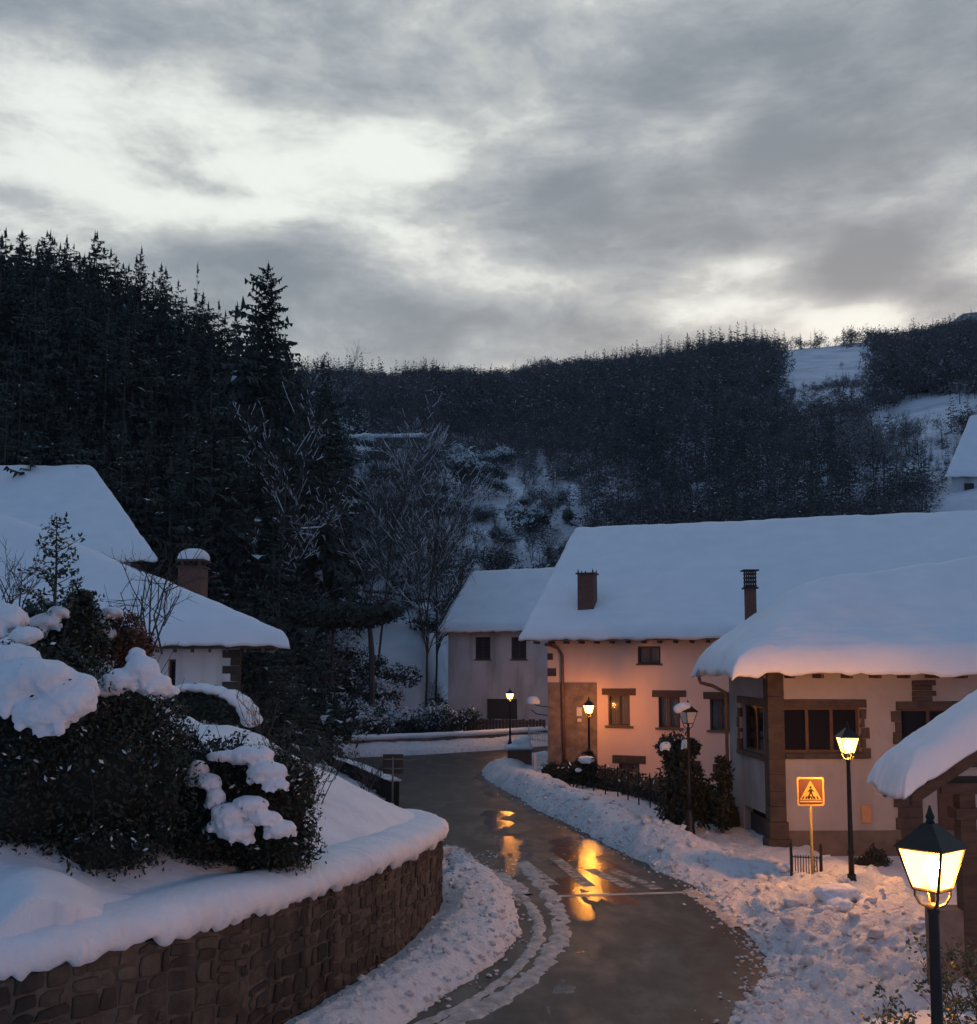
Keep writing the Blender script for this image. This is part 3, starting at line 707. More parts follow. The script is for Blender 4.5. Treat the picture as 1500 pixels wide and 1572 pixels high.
def roof(parent, FL, FR, BR, BL, RL_, RR, th_=.14, hips=(False, False), snow=.34, over=.10, seed=0, m='roof_tile', nu=110, nv=90, edge=.05, name='roof', drop=.35):
    """tiled slab plus the snow lying on it; corners are world points on the upper face"""
    P = [Vector(p) for p in (FL, FR, BR, BL, RL_, RR)]
    if hips[0]: P[4] = P[4] - Vector((0, 0, drop)); P[5] = P[5] - Vector((0, 0, drop))
    dn = Vector((0, 0, -th_)); v = P + [p + dn for p in P]
    top = [(0, 1, 5, 4), (2, 3, 4, 5), (3, 0, 4), (1, 2, 5)]
    if not hips[0]: top.remove((3, 0, 4))
    if not hips[1]: top.remove((1, 2, 5))
    f = top + [tuple(reversed([i + 6 for i in q])) for q in top]
    def side(a, b): f.append((a, a + 6, b + 6, b))
    side(0, 1); side(2, 3)
    if hips[0]: side(3, 0)
    else: side(3, 4); side(4, 0)
    if hips[1]: side(1, 2)
    else: side(1, 5); side(5, 2)
    r_ = obj(name, v, f, M[m], parent)
    P = [Vector(p) for p in (FL, FR, BR, BL, RL_, RR)]
    pl = [plane_z(P[0], P[1], P[4]), plane_z(P[2], P[3], P[5])]
    if hips[0]: pl.append(plane_z(P[3], P[0], P[4]))
    if hips[1]: pl.append(plane_z(P[1], P[2], P[5]))
    def zf(x, y, k=.22):
        z = [p(x, y) for p in pl]; e = sum(np.exp(-q / k) for q in [z_ - np.minimum.reduce(z) for z_ in z])
        return np.minimum.reduce(z) - k * np.log(e)
    def cl(n):
        t = np.linspace(0, 1, n); t = t - .11 * np.sin(2 * np.pi * t); 
        k = np.array([0, .0012, .003, .006, .010]); return np.unique(np.concatenate([k, t[(t > .012) & (t < .988)], 1 - k]))
    us, vv = cl(nu), cl(nv)
    U, V = np.meshgrid(us, vv, indexing='ij')
    cs = np.array([[P[i].x, P[i].y] for i in range(4)]); cen = cs.mean(0)
    ex = []
    for i in range(4):           # push the outline out by the overhang
        a = cs[i - 1] - cs[i]; b = cs[(i + 1) % 4] - cs[i]
        ex.append(cs[i] - over * (a / np.linalg.norm(a) + b / np.linalg.norm(b)))
    q = np.array(ex)
    x = (1 - U) * (1 - V) * q[0, 0] + U * (1 - V) * q[1, 0] + U * V * q[2, 0] + (1 - U) * V * q[3, 0]
    y = (1 - U) * (1 - V) * q[0, 1] + U * (1 - V) * q[1, 1] + U * V * q[2, 1] + (1 - U) * V * q[3, 1]
    d = np.full(x.shape, 1e9)
    for i in range(4):
        a, b = q[i], q[(i + 1) % 4]; t = (b - a) / np.linalg.norm(b - a)
        d = np.minimum(d, np.abs((x - a[0]) * t[1] - (y - a[1]) * t[0]))
    rr = snow * 1.05
    pr = np.sqrt(np.clip(1 - (1 - np.clip(d / rr, 0, 1)) ** 2, 0, 1))
    tt = snow * (1 + .22 * fbm(x / 1.7, y / 1.7, seed=seed) + .09 * fbm(x / .45, y / .45, seed=seed + 5))
    z = zf(x, y) + tt * pr + .012 + pr * (.030 * fbm(U * 5, V * 46, oct=3, seed=seed + 21) + .016 * fbm(x / .3, y / .3, oct=2, seed=seed + 22))
    # ragged lip along the edges
    lip = np.clip(1 - d / (rr * .7), 0, 1)
    wob = edge * (1.2 * fbm(x / .8, y / .8, seed=seed + 9) + 1.1 * fbm(x / .2, y / .2, seed=seed + 10, oct=3, gain=.7)) * lip
    dx, dy = x - np.clip(x, q[:, 0].min() + .6, q[:, 0].max() - .6), y - np.clip(y, q[:, 1].min() + .6, q[:, 1].max() - .6)
    cx, cy = x - cen[0], y - cen[1]; l = np.hypot(cx, cy) + 1e-6
    x = x + cx / l * wob; y = y + cy / l * wob
    z = z - lip ** 3 * (.07 + .06 * vnoise(x / .3, y / .3, seed=seed + 12)) * (snow / .34)
    n1, n2 = x.shape; v = np.stack([x, y, z], -1).reshape(-1, 3); f = [tuple(r0) for r0 in grid_faces(n1, n2).tolist()]
    # underside rim
    ring = [i * n2 for i in range(n1)] + [(n1 - 1) * n2 + j for j in range(1, n2)] + [i * n2 + n2 - 1 for i in range(n1 - 2, -1, -1)] + [j for j in range(n2 - 2, 0, -1)]
    inn = []
    for i in ring:
        p = v[i]; c = np.array([cen[0] - p[0], cen[1] - p[1]]); c /= np.linalg.norm(c); w = over + .12
        xx, yy = p[0] + c[0] * w, p[1] + c[1] * w; inn.append((xx, yy, float(zf(np.array(xx), np.array(yy))) + .004))
    n0 = len(v); v = np.concatenate([v, np.array(inn)])
    for k in range(len(ring)):
        k2 = (k + 1) % len(ring); f.append((ring[k2], ring[k], n0 + k, n0 + k2))
    s_ = obj('snow', v, f, M['roof_snow'], parent, True); tag(s_, kind='stuff')
    return r_, zf
def rafters(parent, A, B, n, dirv, m='timber', size=(.09, .12), length=.7, drop=.15):
    A, B = Vector(A), Vector(B); u = (B - A).normalized(); dirv = Vector(dirv)
    for i in range(n):
        c = A.lerp(B, (i + .5) / n); MB().box(c - u * size[0] / 2 + Vector((0, 0, -drop - size[1])), u * size[0], dirv * length, Vector((0, 0, size[1]))).build('rafter', M[m], parent)

def chimney(parent_roof, base, w, d, h, kind, snow=True, yaw=0):
    mb = MB(); mb.cbox(base + Vector((0, 0, h / 2 - .5)), w, d, h + 1, yaw)
    c = mb.build('chimney', M['brick'], parent_roof)
    t = base + Vector((0, 0, h))
    a = Vector((math.cos(yaw), math.sin(yaw), 0)); b = Vector((-math.sin(yaw), math.cos(yaw), 0))
    if kind == 'slab':
        MB().cbox(t + Vector((0, 0, .04)), w + .14, d + .14, .08, yaw).build('chimney_collar', M['cut_stone'], parent_roof)
        mb = MB()
        for i in (-1, 1):
            for j in (-1, 1): mb.cbox(t + a * i * w * .36 + b * j * d * .36 + Vector((0, 0, .18)), .12, .12, .2, yaw)
        mb.build('chimney_pier', M['brick'], parent_roof)
        MB().cbox(t + Vector((0, 0, .32)), w + .2, d + .2, .08, yaw).build('chimney_slab', M['cut_stone'], parent_roof)
        return t + Vector((0, 0, .36))
    if kind == 'horns':
        MB().cbox(t + Vector((0, 0, .03)), w + .16, d + .16, .06, yaw).build('chimney_collar', M['cut_stone'], parent_roof)
        mb = MB()
        for i in (-1, 0, 1):
            for j in (-1, 1): mb.tube([t + a * i * w * .46 + b * j * d * .46 + Vector((0, 0, .05)), t + a * i * w * .46 + b * j * d * .46 + Vector((0, 0, .22 if i else .14))], [.05, .02], 5)
        mb.build('chimney_spike', M['iron'], parent_roof)
        return t
    if kind == 'louvre':
        mb = MB()
        for k in range(4): mb.cbox(t + Vector((0, 0, .08 + k * .14)), w + .04, d + .04, .05, yaw)
        for i in (-1, 0, 1):
            for j in (-1, 1): mb.cbox(t + a * i * w * .45 + b * j * d * .45 + Vector((0, 0, .29)), .05, .05, .6, yaw)
        mb.cbox(t + Vector((0, 0, .0)), w + .14, d + .14, .06, yaw)
        mb.cbox(t + Vector((0, 0, .62)), w + .20, d + .20, .05, yaw)
        mb.build('chimney_cowl', M['iron'], parent_roof)
        return t + Vector((0, 0, .66))
def snow_dome(name, c, rx, ry, h, parent, seed=0, m='snow', n=20, yaw=0):
    v = []; k = 12
    ring = []
    for i in range(k + 1):
        t = i / k * math.pi / 2; rr = math.cos(t) ** .7; zz = math.sin(t) ** .9
        for j in range(n):
            a = 2 * math.pi * j / n
            w = 1 + .09 * float(vnoise(np.array(2 * math.cos(a) + seed), np.array(2 * math.sin(a)), np.array(zz * 2)))
            x, y = rx * rr * math.cos(a) * w, ry * rr * math.sin(a) * w
            v.append((c[0] + x * math.cos(yaw) - y * math.sin(yaw), c[1] + x * math.sin(yaw) + y * math.cos(yaw), c[2] + zz * h * (1 + .1 * (w - 1))))
    f = [(i * n + j, i * n + (j + 1) % n, (i + 1) * n + (j + 1) % n, (i + 1) * n + j) for i in range(k) for j in range(n)] + [tuple(reversed(range(n)))]
    return obj(name, v, f, M[m], parent, True)

Z = Vector((0, 0, 1))
def salmon_house():
    a = R(19)
    u = Vector((math.cos(a), -math.sin(a), 0)); bk = Vector((math.sin(a), math.cos(a), 0)); n = -bk
    c0 = W(841, 1100, 49.5); c0.z = 0                        # front left wall corner
    root = thing('salmon_house', c0, 'salmon plastered house with lintelled windows behind the lit lamp and fence', 'house')
    F = Frame(c0, u, n); Wd, Dp = 26.0, 20.0
    e0 = F.uv(1000, 979)[1] + .12                            # eaves height
    wins = [F.rect(979, 992, 1014, 1019), F.rect(934, 1067, 967, 1114), F.rect(1011, 1070, 1044, 1117), F.rect(1090, 1073, 1123, 1121),
            F.rect(950, 1172, 982, 1208), F.rect(1035, 1180, 1066, 1218), F.rect(1105, 1186, 1136, 1226)]
    wall_panel('wall', F, 0, Wd, -.2, e0, wins, M['plaster_salmon'], root)
    half = 10.6; rise = 6.3
    # side and back walls
    L1, B1 = c0 + bk * 2 * (half - .9), c0 + u * Wd
    g = c0 + bk * (half - .9) + Z * (e0 + rise * (half - .9) / half)
    obj('wall', [c0 - Z * .2, L1 - Z * .2, L1 + Z * e0, g, c0 + Z * e0], [(0, 4, 3, 2, 1)], M['plaster_white'], root)
    obj('wall', [B1 - Z * .2, B1 + bk * 2 * (half - .9) - Z * .2, B1 + bk * 2 * (half - .9) + Z * e0, B1 + bk * (half - .9) + Z * (e0 + rise * .9), B1 + Z * e0, L1 - Z * .2, L1 + Z * e0],
        [(0, 1, 2, 3, 4), (1, 5, 6, 2)], M['plaster_salmon'], root)
    ov = 1.05
    FL = c0 - u * ov + n * .9 + Z * (e0 - .1); FR = FL + u * (Wd + 2 * ov); BL = FL + bk * 2 * half; BR = FR + bk * 2 * half
    RLp = FL + bk * half + Z * rise; RRp = FR + bk * half + Z * rise
    r_, zf = roof(root, FL, FR, BR, BL, RLp, RRp, snow=.36, seed=101, nu=150, nv=120)
    rafters(root, FL + u * .3, FR - u * .3, 38, bk, length=.85, drop=.16)
    for i, w in enumerate(wins):
        wo = window(F, *w, root, cols=2)
        if i > 0:
            lw = .28
            tag(block(F, w[0] - lw, w[1] + lw, w[3], w[3] + (.30 if i < 4 else .36), 'lintel', M['timber'] if i < 4 else M['cut_stone'], root, .05, jit=.012))
            block(F, w[0] - .15, w[1] + .15, w[2] - .1, w[2], 'sill', M['plinth'], root, .10)
        else:
            block(F, w[0] - .08, w[1] + .08, w[2] - .07, w[2], 'sill', M['window_wood'], root, .07)
    # rubble facing on the lower left, corner stones, downpipe, two small plates
    q = F.rect(841, 1048, 917, 1215)
    block(F, .03, q[1], -.1, q[3], 'stone_facing', M['rubble'], root, .06)
    for y0, y1, x1 in ((1003, 1013, 849), (1026, 1038, 854)):
        k = F.rect(841, y0, x1, y1); block(F, .0, k[1], k[2], k[3], 'corner_stone', M['cut_stone'], root, .035)
    p0 = F.uv(842, 990); p1 = F.uv(864, 998); pb = F.uv(868, 1195)
    MB().tube([F.p(p0[0], p0[1], .5), F.p(p0[0] + .1, p0[1], .2), F.p(p1[0] - .2, p1[1] + .1, .14), F.p(p1[0], p1[1] - .25, .14), F.p(pb[0], pb[1], .14)], .075, 8).build('downpipe', M['copper_pipe'], root, True)
    for r0 in ((886, 1086, 894, 1099), (887, 1103, 893, 1108)):
        k = F.rect(*r0); block(F, *k, 'wall_plate', M['plate_white'], root, .09, .05)
    # chimneys
    for px, py, Y, w, kind in ((902, 935, 51.0, .85, 'horns'), ):
        d = W(px, py, 1.0) - Vector((0, 0, EYE)); t = 48.0
        for _ in range(300):
            p = Vector((0, 0, EYE)) + d * t
            if p.z < float(zf(np.array(p.x), np.array(p.y))) + .2: break
            t += .05
        top = W(px, 882, t).z
        chimney(r_, p, .78, .78, top - p.z, kind, yaw=-a)
    return root, F, zf, r_
sal, SF, sal_z, sal_roof = salmon_house()

def bracket():
    p = SF.p(0, 0, 0); c = SF.uv(841, 1090)
    root = thing('wall_bracket', SF.p(0, c[1], 0), 'small iron bracket heaped with snow on the salmon house corner', 'bracket')
    u = SF.u; base = SF.p(0, c[1], .02)
    mb = MB()
    for dz in (.15, -.25): mb.tube([base + Z * dz, base - u * .55 + Z * (dz + .06), base - u * .8 + Z * (dz + .25)], .025, 5)
    mb.build('arm', M['iron'], root)
    snow_dome('snow', base - u * .72 + Z * .28, .34, .3, .36, root, 3)
bracket()

def annex_house():
    a = R(19); u = Vector((math.cos(a), -math.sin(a), 0)); bk = Vector((math.sin(a), math.cos(a), 0)); n = -bk
    c0 = W(688, 1050, 78.5); c0.z = -.3
    root = thing('grey_house', c0, 'plain grey white house with two small dark shuttered windows by the far lamp', 'house')
    F = Frame(Vector((c0.x, c0.y, 0)), u, n); Wd = 14.0
    e0 = F.uv(745, 969)[1] + .1
    wins = [F.rect(730, 978, 753, 1012), F.rect(785, 978, 808, 1012), F.rect(747, 1073, 794, 1104)]
    wall_panel('wall', F, 0, Wd, -.4, e0, wins, M['plaster_grey'], root)
    half = 7.2; rise = 4.9
    b0 = F.o
    obj('wall', [b0 - Z * .4, b0 + bk * 13 - Z * .4, b0 + bk * 13 + Z * e0, b0 + bk * 6.5 + Z * (e0 + rise * .9), b0 + Z * e0], [(0, 4, 3, 2, 1)], M['plaster_grey'], root)
    B1 = b0 + u * Wd
    obj('wall', [B1 - Z * .4, B1 + bk * 13 - Z * .4, B1 + bk * 13 + Z * e0, B1 + bk * 6.5 + Z * (e0 + rise * .9), B1 + Z * e0, b0 + bk * 13 - Z * .4, b0 + bk * 13 + Z * e0], [(0, 1, 2, 3, 4), (1, 5, 6, 2)], M['plaster_grey'], root)
    FL = b0 - u * .45 + n * .7 + Z * (e0 - .05); FR = FL + u * (Wd + .9); BL = FL + bk * 2 * half; BR = FR + bk * 2 * half
    roof(root, FL, FR, BR, BL, FL + bk * half + Z * rise, FR + bk * half + Z * rise, snow=.4, seed=131, nu=90, nv=70)
    for w in wins[:2]:
        wo = window(F, *w, root, cols=2, curtain=False, wood='shutter', fr=.09, depth=.06)
        for k in range(9):
            z0 = w[2] + .1 + (w[3] - w[2] - .2) * k / 9
            fbox(MB(), F, w[0] + .1, w[1] - .1, z0, z0 + .1, -.075, -.05).build('slat', M['shutter'], wo)
        block(F, w[0] - .1, w[1] + .1, w[2] - .1, w[2], 'sill', M['plinth'], root, .08)
    w = wins[2]; 
    do = fbox(MB(), F, w[0] + .01, w[1] - .01, w[2] + .01, w[3] - .01, -.2, -.15).build('door', M['shutter'], root)
    return root, F
gh, GF = annex_house()

def corner_house():
    f0 = 31.5
    A = W(1187, 1200, f0); A.z = 0                           # nearest wall corner
    B = W(1122, 1200, 36.0); B.z = 0
    root = thing('corner_house', A, 'white house with brown stone corner pier, wraparound window and thick snow roof', 'house')
    u = Vector((1, 0.02, 0)).normalized(); F = Frame(A, u, Vector((u.y, -u.x, 0)))
    Wd = 17.0
    e0 = F.uv(1250, 1030)[1] + .1
    w1 = F.rect(1200, 1086, 1322, 1156); w2 = F.rect(1384, 1088, 1498, 1168); w2 = (w2[0], w2[1] + 1.2, w2[2], w2[3])
    dr = F.rect(1420, 1205, 1500, 1330); dr = (dr[0] + .4, dr[0] + 1.4, 0, dr[3])
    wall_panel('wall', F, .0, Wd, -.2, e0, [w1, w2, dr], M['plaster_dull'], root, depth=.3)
    lu = (A - B); Ln = lu.length; lu.normalize()
    LF = Frame(B, lu, Vector((lu.y, -lu.x, 0)))
    if LF.n.x > 0: LF.n = -LF.n
    w3 = LF.rect(1136, 1082, 1172, 1154); w4 = LF.rect(1143, 1243, 1178, 1325); w4 = (w4[0], min(w4[1], Ln - .3), 0, w4[3]); w3 = (w3[0], min(w3[1], Ln - .25), w3[2], w3[3])
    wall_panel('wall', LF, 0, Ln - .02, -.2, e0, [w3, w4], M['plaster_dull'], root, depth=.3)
    C = A + u * Wd
    D_ = Vector((C.x, 45, 0))
    obj('wall', [B - Z * .2, D_ - Z * .2, D_ + Z * e0, B + Z * e0, C - Z * .2, C + Z * e0], [(0, 3, 2, 1), (4, 1, 2, 5)], M['plaster_white'], root)
    # roof
    ez = e0 - .02
    FLp = Vector((A.x - 1.25, f0 - 1.0, ez)); BLp = W(1069, 1022, 36.7); BLp.z = ez
    FRp = C + Vector((1.2, -1.0, ez)); BRp = Vector((FRp.x, 46, ez))
    rd = W(1290, 852, 38.0)
    r_, zf = roof(root, FLp, FRp, BRp, BLp, rd, Vector((21.5, 38.4, rd.z)), hips=(True, True), snow=.52, over=.16, seed=151, nu=150, nv=110, edge=.06, drop=1.3)
    rafters(root, FLp + Vector((.4, .05, 0)), FRp - Vector((.4, -.05, 0)), 22, (0, 1, 0), length=.8, drop=.17)
    # stone pier on the corner, flared at the foot
    hw = .27
    v = []; fs = []
    prof = [(0, .40, .30), (.35, .36, .28), (1.0, hw + .03, .24), (1.2, hw, .2), (e0 - .02, hw, .2)]
    zc = 0; 
    # built as a column of separate blocks
    zz = [-.1, .45, .95, 1.4, 1.85, 2.35, 2.8, 3.3, 3.75, 4.2, 4.65, e0 - .02]
    for i in range(len(zz) - 1):
        za, zb = zz[i], zz[i + 1] - .012; fl = .16 * max(0, 1 - zb / 1.3)
        a0, a1 = -.12 - fl, .36 + fl
        mb = MB(); mb.box(F.p(a0, za, -.45), F.u * (a1 - a0), F.n * (.45 + .07 + fl), Z * (zb - za)); mb.build('pier_block', M['cut_stone'], root)
    # plinth
    pz = F.uv(1300, 1275)[1]
    block(F, .40, w4[0] * 0 + Wd - .01, -.1, pz, 'plinth', M['plinth'], root, .05)
    block(LF, .01, w4[0] - .02, -.1, LF.uv(1130, 1268)[1], 'plinth', M['plinth'], root, .05)
    # window surrounds in stone: lintel, sill, toothed jamb blocks
    lt = F.rect(1197, 1073, 1326, 1086); block(F, .37, lt[1] + .08, w1[3], w1[3] + .24, 'lintel', M['cut_stone'], root, .05, jit=.012)
    block(F, .37, w1[1] + .02, w1[2] - .17, w1[2], 'sill', M['cut_stone'], root, .10)
    z = w1[2] - .17
    for k, (h_, w_) in enumerate(((.32, .26), (.28, .12), (.33, .24), (.26, .10), (.29, .16))):
        block(F, w1[1], w1[1] + w_, z, z + h_ - .012, 'jamb_block', M['cut_stone'], root, .05, jit=.01); z += h_
    window(F, *w1, root, cols=3, curtain=False, depth=.2, fr=.08)
    lt = w3; block(LF, w3[0] - .15, Ln - .2, w3[3], w3[3] + .24, 'lintel', M['cut_stone'], root, .05, jit=.012)
    block(LF, w3[0] - .12, Ln - .2, w3[2] - .16, w3[2], 'sill', M['cut_stone'], root, .10)
    z = w3[2]
    for k, (h_, w_) in enumerate(((.36, .2), (.33, .1), (.36, .22), (.3, .12))):
        if z + h_ < w3[3] + .02: block(LF, w3[0] - w_, w3[0], z, z + h_ - .012, 'jamb_block', M['cut_stone'], root, .05, jit=.01)
        z += h_
    window(LF, *w3, root, cols=2, curtain=False, depth=.2, fr=.08)
    fbox(MB(), LF, w4[0] + .01, w4[1] - .01, .0, w4[3] - .25, -.28, -.22).build('garage_door', M['shutter'], root)
    # second opening with its pilaster, towards the porch
    block(F, w2[0] - .15, w2[1], w2[3], w2[3] + .22, 'lintel', M['cut_stone'], root, .05, jit=.012)
    pil = F.rect(1400, 1045, 1430, 1075)
    for i in range(4):
        za = w2[3] + .22 + i * .16; 
        if za + .15 < e0: block(F, pil[0], pil[1] + (.12 if i % 2 else 0), za, za + .15, 'pilaster_block', M['cut_stone'], root, .06, jit=.008)
    z = .1; k = 0
    while z < w2[3]:
        h_ = (.33, .27, .36, .3)[k % 4]; w_ = (.30, .14, .26, .18)[k % 4]
        block(F, w2[0] - w_, w2[0] + (.0 if z > w2[2] - .1 else .55), z, min(z + h_ - .012, w2[3] - .005), 'jamb_block', M['cut_stone'], root, .055, jit=.01); z += h_; k += 1
    block(F, w2[0], w2[1], w2[2] - .18, w2[2], 'sill', M['cut_stone'], root, .12)
    window(F, *w2, root, cols=4, curtain=False, depth=.2, fr=.08)
    fbox(MB(), F, dr[0] + .01, dr[1] - .01, .0, dr[3] - .01, -.2, -.14).build('door', M['window_wood'], root)
    mb_ = F.rect(1322, 1236, 1337, 1263); block(F, *mb_, 'meter_box', M['meter_box'], root, .06)
    # downpipe from the eave corner
    g0 = W(1073, 1040, 36.4); e1 = LF.p(-.02, LF.uv(1122, 1064)[1], .10)
    MB().tube([g0, g0 + Vector((.05, 0, -.18)), g0.lerp(e1, .5) + Z * -.02, e1, e1 - Z * .3, Vector((e1.x, e1.y, .1))], .06, 8).build('downpipe', M['copper_pipe'], root, True)
    # flue standing on the slope behind
    d = W(1154, 938, 1.0) - Vector((0, 0, EYE)); t = 30.0
    hit = None
    while t < 60:
        p = Vector((0, 0, EYE)) + d * t
        if p.z < float(zf(np.array(p.x), np.array(p.y))) + .1: hit = p.copy(); break
        t += .03
    if hit is None:
        p = Vector((0, 0, EYE)) + d * 36.4; hit = p
    hit.y += .15
    chimney(r_, hit - Z * .25, .34, .34, W(1154, 903, hit.y).z - hit.z + .25, 'louvre')
    return root, F
corner, CF = corner_house()

def left_house():
    # hipped house above the garden: eave corner at the photo's (440, 985)
    Y0 = 36.0; E = W(440, 984, Y0)
    a = R(-8)
    u = Vector((math.cos(a), math.sin(a), 0)); u = Vector((1, -.10, 0)).normalized(); bk = Vector((-.24, 1, 0)).normalized()
    ez = E.z; Wd, Dp = 22.0, 15.0
    FRp = Vector((E.x, E.y, ez)); FLp = FRp - u * Wd; BRp = FRp + bk * Dp; BLp = FLp + bk * Dp
    apex = W(-10, 792, Y0 + Dp / 2)
    RRp = Vector((apex.x, apex.y, apex.z)); RLp = RRp - u * 4
    c = FRp - u * 1.65 + bk * 1.2
    root = thing('hipped_house', (c.x, c.y, 3.4), 'white house with stone corner and broad hipped snowy roof beside the garden', 'house')
    r_, zf = roof(root, FLp, FRp, BRp, BLp, RLp, RRp, hips=(True, True), snow=.34, over=.12, seed=171, nu=130, nv=100)
    F = Frame(Vector((c.x, c.y, 0)) - u * 19, u, Vector((u.y, -u.x, 0)))
    wn = F.rect(262, 1012, 272, 1060); wn = (F.uv(258, 1020)[0], F.uv(270, 1020)[0], wn[2] - .3, wn[3])
    wall_panel('wall', F, 0, 19, 2.2, ez - .05, [wn], M['plaster_white'], root)
    window(F, *wn, root, cols=1, curtain=False)
    b = F.p(19, 0, 0)
    obj('wall', [b + Z * 2.2, b + bk * 12 + Z * 2.2, b + bk * 12 + Z * (ez - .05), b + Z * (ez - .05), F.p(0, 2.2, 0) + bk * 12, F.p(0, ez - .05, 0) + bk * 12, F.p(0, 2.2, 0), F.p(0, ez - .05, 0)], [(0, 1, 2, 3), (1, 4, 5, 2), (4, 6, 7, 5)], M['plaster_white'], root)
    z = 3.6; k = 0
    while z < ez - .4:
        w_ = (.62, .32)[k % 2]; block(F, 19 - w_, 19.03, z, z + .27, 'corner_stone', M['cut_stone'], root, .04, jit=.008); z += .28; k += 1
    MB().box(FLp - Z * .26 + bk * .1, u * Wd, bk * .12, Z * .1).build('fascia', M['timber'], root)
    rafters(root, FRp - u * 12, FRp - u * .5, 18, bk, length=1.0, drop=.26)
    d = W(296, 905, 44.5); top = chimney(r_, Vector((d.x, d.y, d.z - .9)), 1.0, 1.0, W(296, 873, 44.5).z - d.z + .9, 'slab')
    snow_dome('chimney_snow', top + Z * .0, .66, .62, .5, r_, 5)
left_house()

def back_house():
    Y0 = 52.0
    E = W(238, 858, Y0); P0 = W(143, 722, Y0 + 7.5)
    u = Vector((1, 0, 0))
    root = thing('steep_roofed_house', (E.x - 1, E.y + 1, 3.5), 'house behind with a plain steep snowy gable roof against the trees', 'house')
    Wd = 26
    FRp = Vector(E); FLp = E - u * Wd; dx = P0.x - E.x
    sk = Vector((dx, 7.5, 0)); BRp = FRp + sk * 2; BLp = FLp + sk * 2
    RRp = FRp + sk; RRp.z = P0.z; RLp = FLp + sk; RLp.z = P0.z
    roof(root, FLp, FRp, BRp, BLp, RLp, RRp, snow=.42, seed=191, nu=100, nv=80)
    nb = sk.normalized(); n = Vector((0, -1, 0))
    A = FRp - u * .9 + nb * .8
    z1 = E.z - .12
    Bk = A + nb * (sk.length * 2 - 1.6); Mid = A + nb * (sk.length - .8)
    gz_ = P0.z - .35
    L = A - u * (Wd - 2)
    obj('wall', [Vector((A.x, A.y, 2)), Vector((Bk.x, Bk.y, 2)), Vector((Bk.x, Bk.y, z1)), Vector((Mid.x, Mid.y, gz_)), Vector((A.x, A.y, z1)), Vector((L.x, L.y, 2)), Vector((L.x, L.y, z1))], [(0, 1, 2, 3, 4), (5, 0, 4, 6)], M['plaster_grey'], root)
back_house()

def far_right_house():
    Y0 = 132.0; E = W(1452, 731, Y0); P0 = W(1490, 640, Y0 + 8)
    u = Vector((1, -.12, 0)).normalized(); Wd = 16
    base = th(E.x + 6, E.y + 4)
    root = thing('hillside_house', (E.x + 1, E.y + 1, base), 'house on the hillside showing only a corner of steep snowy roof', 'house')
    sk = Vector((P0.x - E.x, 8, 0)); FLp = E; FRp = E + u * Wd
    up = Z * (P0.z - E.z)
    roof(root, FLp, FRp, FRp + sk * 2, FLp + sk * 2, FLp + sk + up, FRp + sk + up, snow=.45, seed=211, nu=60, nv=60)
    nb = sk.normalized(); A = FLp + u * .5 + nb * .6; B = A + u * (Wd - 1)
    z0 = base - 2; z1 = E.z - .1; k = sk.length * 2 - 1.2
    C = A + nb * k; D_ = B + nb * k; mid = A + nb * k / 2
    def at(p, z): return Vector((p.x, p.y, z))
    obj('wall', [at(A, z0), at(B, z0), at(B, z1), at(A, z1), at(C, z0), at(C, z1), at(mid, P0.z - .3), at(D_, z0), at(D_, z1)], [(0, 1, 2, 3), (4, 0, 3, 6, 5), (7, 4, 5, 8), (1, 7, 8, 2)], M['plaster_grey'], root)
    F = Frame(at(A, 0), u, Vector((u.y, -u.x, 0)))
    for i in range(3):
        u0 = 1.5 + i * 4.2
        wo = fbox(MB(), F, u0, u0 + 1.2, z1 - 2.2, z1 - .8, .0, .06).build('window', M['shutter'], root)
        fbox(MB(), F, u0 + .1, u0 + 1.1, z1 - 2.1, z1 - .9, .05, .07).build('pane', M['glass'], wo)
far_right_house()

def porch():
    y0, y1 = 16.2, 17.5
    e = W(1398, 1208, y0); slope = math.tan(R(33)); x0 = e.x; xr = x0 + 2.6; z0 = e.z; zr = z0 + 2.6 * slope; x1 = xr + 2.6
    root = thing('porch', (xr, y1, 0), 'dark timber porch with a thickly snow covered gable roof behind the near lamp', 'porch')
    roof(root, (x0, y1, z0), (x0, y0, z0), (x1, y0, z0), (x1, y1, z0), (xr, y1, zr), (xr, y0, zr), th_=.08, snow=.40, over=.13, seed=231, nu=70, nv=120, edge=.05)
    mb = MB()
    sl = Vector((1, 0, slope)).normalized(); sr = Vector((1, 0, -slope)).normalized()
    # rafters of the gable, purlins, posts, tie beam
    for yy in (y0 + .05, y1 - .17):
        MB().box(Vector((x0 + .04, yy, z0 - .30)), sl * (2.56 / sl.x), (0, .12, 0), Z * .2).build('rafter', M['timber'], root)
        MB().box(Vector((xr, yy, zr - .30)), sr * (2.56 / sl.x), (0, .12, 0), Z * .2).build('rafter', M['timber'], root)
        MB().box(Vector((x0 + .5, yy + .02, z0 - .12)), (4.2, 0, 0), (0, .08, 0), Z * .16).build('tie_beam', M['timber'], root)
    px = W(1482, 1250, y0 + .2).x
    for xx in (px, px + 2.9):
        MB().box(Vector((xx - .12, y0 + .10, 0)), (.24, 0, 0), (0, .24, 0), Z * (z0 - .12)).build('post', M['timber'], root)
        MB().box(Vector((xx - .2, y0 + .05, z0 - .5)), (.4, 0, 0), (0, .34, 0), Z * .16).build('post_cap', M['timber'], root)
    MB().box(Vector((px - .55, y0 + .12, -.1)), (5, 0, 0), (0, .4, 0), Z * 1.95).build('parapet', M['rubble'], root)
    return root
porch()

